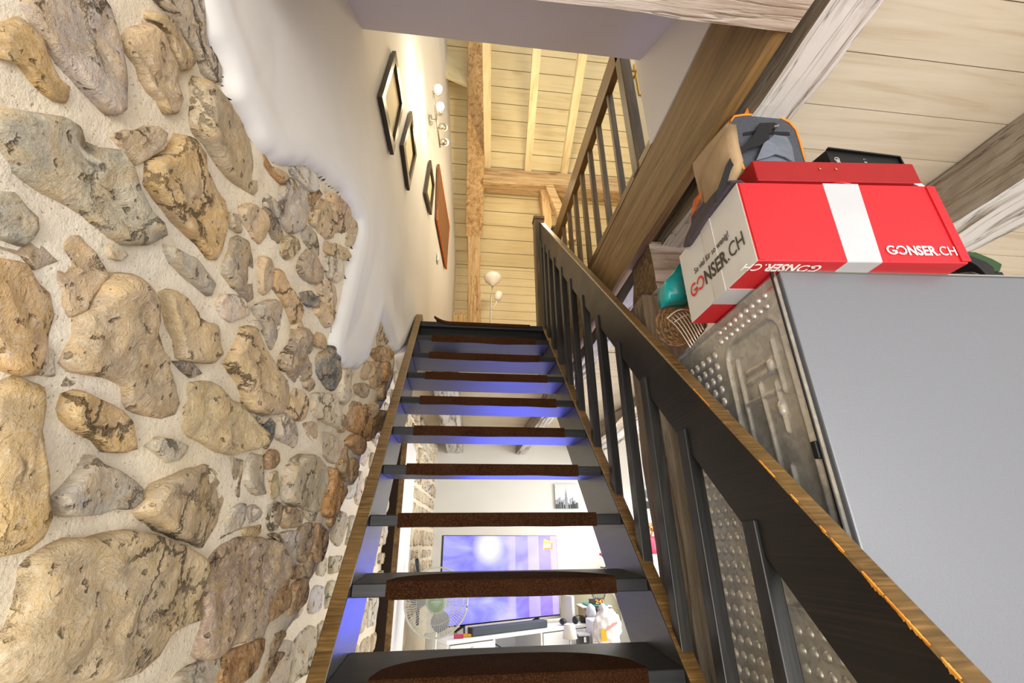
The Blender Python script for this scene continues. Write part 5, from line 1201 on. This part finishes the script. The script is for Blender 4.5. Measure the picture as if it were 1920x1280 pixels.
for x_ in (a.x, b.x-.03):
    for y_ in (3.0, 3.17): new('leg', B(x_, x_+.03, y_, y_+.03, 0, b.z-.33), 'beige_wood', st_)
q = Q(1112, 1150, 3.27); jb = thing('sports_bag', 'grey and black bag hanging on the corner cabinet', 'bag', tuple(q))
bm = bmesh.new(); blob(bm, q+V(-.02, 0, 0), (.055, .06, .075), 11, .25, 3); new('bag_body', bm, 'light_grey', jb, True)
bm = bmesh.new(); blob(bm, q+V(.045, .0, -.01), (.04, .06, .07), 12, .25, 3); new('bag_pocket', bm, 'dark_plastic', jb, True)
bm = bmesh.new(); tube(bm, [q+V(-.06, 0, .02), q+V(-.09, 0, -.1), q+V(-.085, 0, -.3)], .012, 6); new('bag_strap', bm, 'black_cloth', jb, True)
sp = thing('black_chest', 'grey topped black chest between console and bags', 'box', tuple(Q(1095, 1195, 3.0)))
a, b = Q(1086, 1190, 2.95), Q(1108, 1204, 2.95); zt2 = Q(1090, 1189, 2.95).z
new('chest_body', B(a.x-.0, b.x-.005, 2.96, 3.08, 0, zt2-.015), 'dark_plastic', sp, bevel=.004); new('chest_lid', B(a.x-.005, b.x-.002, 2.95, 3.09, zt2-.015, zt2), 'light_grey', sp, bevel=.004)
new('latch', B((a.x+b.x)/2-.012, (a.x+b.x)/2+.008, 2.945, 2.955, zt2-.06, zt2-.02), 'steel', sp)
# flowers and things on a sideboard seen through the balusters
q = opx(1218, 992, 4.2); fv = thing('flower_vase', 'dried orange flowers in a red pot behind the balusters', 'vase', (q.x, 4.2, 0))
bm = bmesh.new(); lathe(bm, (q.x, 4.2, q.z-.28), [(.06, 0), (.09, .05), (.08, .16), (.055, .2)], 20); new('pot', bm, 'pot_red', fv, True)
for k in range(14):
    a_ = random.uniform(0, 6.28); r_ = random.uniform(.02, .12); e_ = V(q.x+r_*math.cos(a_), 4.2+r_*math.sin(a_)*.6, q.z+random.uniform(-.05, .06)); bm = bmesh.new(); tube(bm, [(q.x, 4.2, q.z-.1), e_], .003, 4); blob(bm, e_, (.028, .028, .022), k, .4, 2); new('flower', bm, 'flower', fv, True)
a = opx(1200, 1052, 4.0); sdb = thing('sideboard', 'white sideboard by the rear wall behind the balusters', 'cabinet', (a.x+.6, 4.25, 0))
zs_ = q.z-.28; new('carcass', B(a.x+.02, a.x+1.3, 4.0, 4.5, .08, zs_-.025), 'white_lacquer', sdb); new('top_board', B(a.x+.0, a.x+1.32, 3.98, 4.52, zs_-.025, zs_), 'white_lacquer', sdb)
for i in range(3): new('drawer', B(a.x+.05+i*.42, a.x+.42+i*.42, 3.985, 4.0, .5, zs_-.06), 'white_lacquer', sdb, bevel=.004)
for x_ in (a.x+.05, a.x+1.2): new('leg', B(x_, x_+.04, 4.05, 4.1, 0, .08), 'white_lacquer', sdb)
# wall lamp arm in the corner
q = opx(1135, 1048, 4.3); wl = thing('wall_lamp', 'small brown jointed wall lamp right of the television', 'lamp', tuple(q))
bm = bmesh.new(); tube(bm, [q+V(-.045, 0, .05), q+V(-.02, 0, .02), q+V(.02, 0, -.06), q+V(.02, .1, -.10), q+V(.02, .28, -.10)], .01, 6); new('arm', bm, 'dark_plastic', wl, True)
bm = bmesh.new(); blob(bm, q+V(-.05, 0, .055), (.022, .022, .018), 2, .1, 2); new('head', bm, 'pot_red', wl, True)
# ---------------- windows in the rubble wall
def lowx(Y): return float(xw(Y)-recess(Y, 1.2))
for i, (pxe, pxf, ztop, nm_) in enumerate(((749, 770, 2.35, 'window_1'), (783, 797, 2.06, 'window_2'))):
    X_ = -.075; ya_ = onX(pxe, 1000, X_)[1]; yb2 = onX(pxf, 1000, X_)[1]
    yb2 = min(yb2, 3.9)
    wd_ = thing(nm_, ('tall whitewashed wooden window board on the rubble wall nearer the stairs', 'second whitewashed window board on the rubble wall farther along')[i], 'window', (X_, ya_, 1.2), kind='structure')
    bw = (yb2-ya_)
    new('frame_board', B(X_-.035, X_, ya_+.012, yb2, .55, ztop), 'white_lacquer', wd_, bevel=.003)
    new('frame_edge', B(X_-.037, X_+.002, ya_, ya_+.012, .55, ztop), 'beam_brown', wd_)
    new('reveal_shade_strip', B(lowx(ya_)-.03, X_-.036, ya_-.002, ya_+.03, .55, ztop), 'reveal_shade', wd_)  # dark-coloured strip standing in for the shade in the window reveal
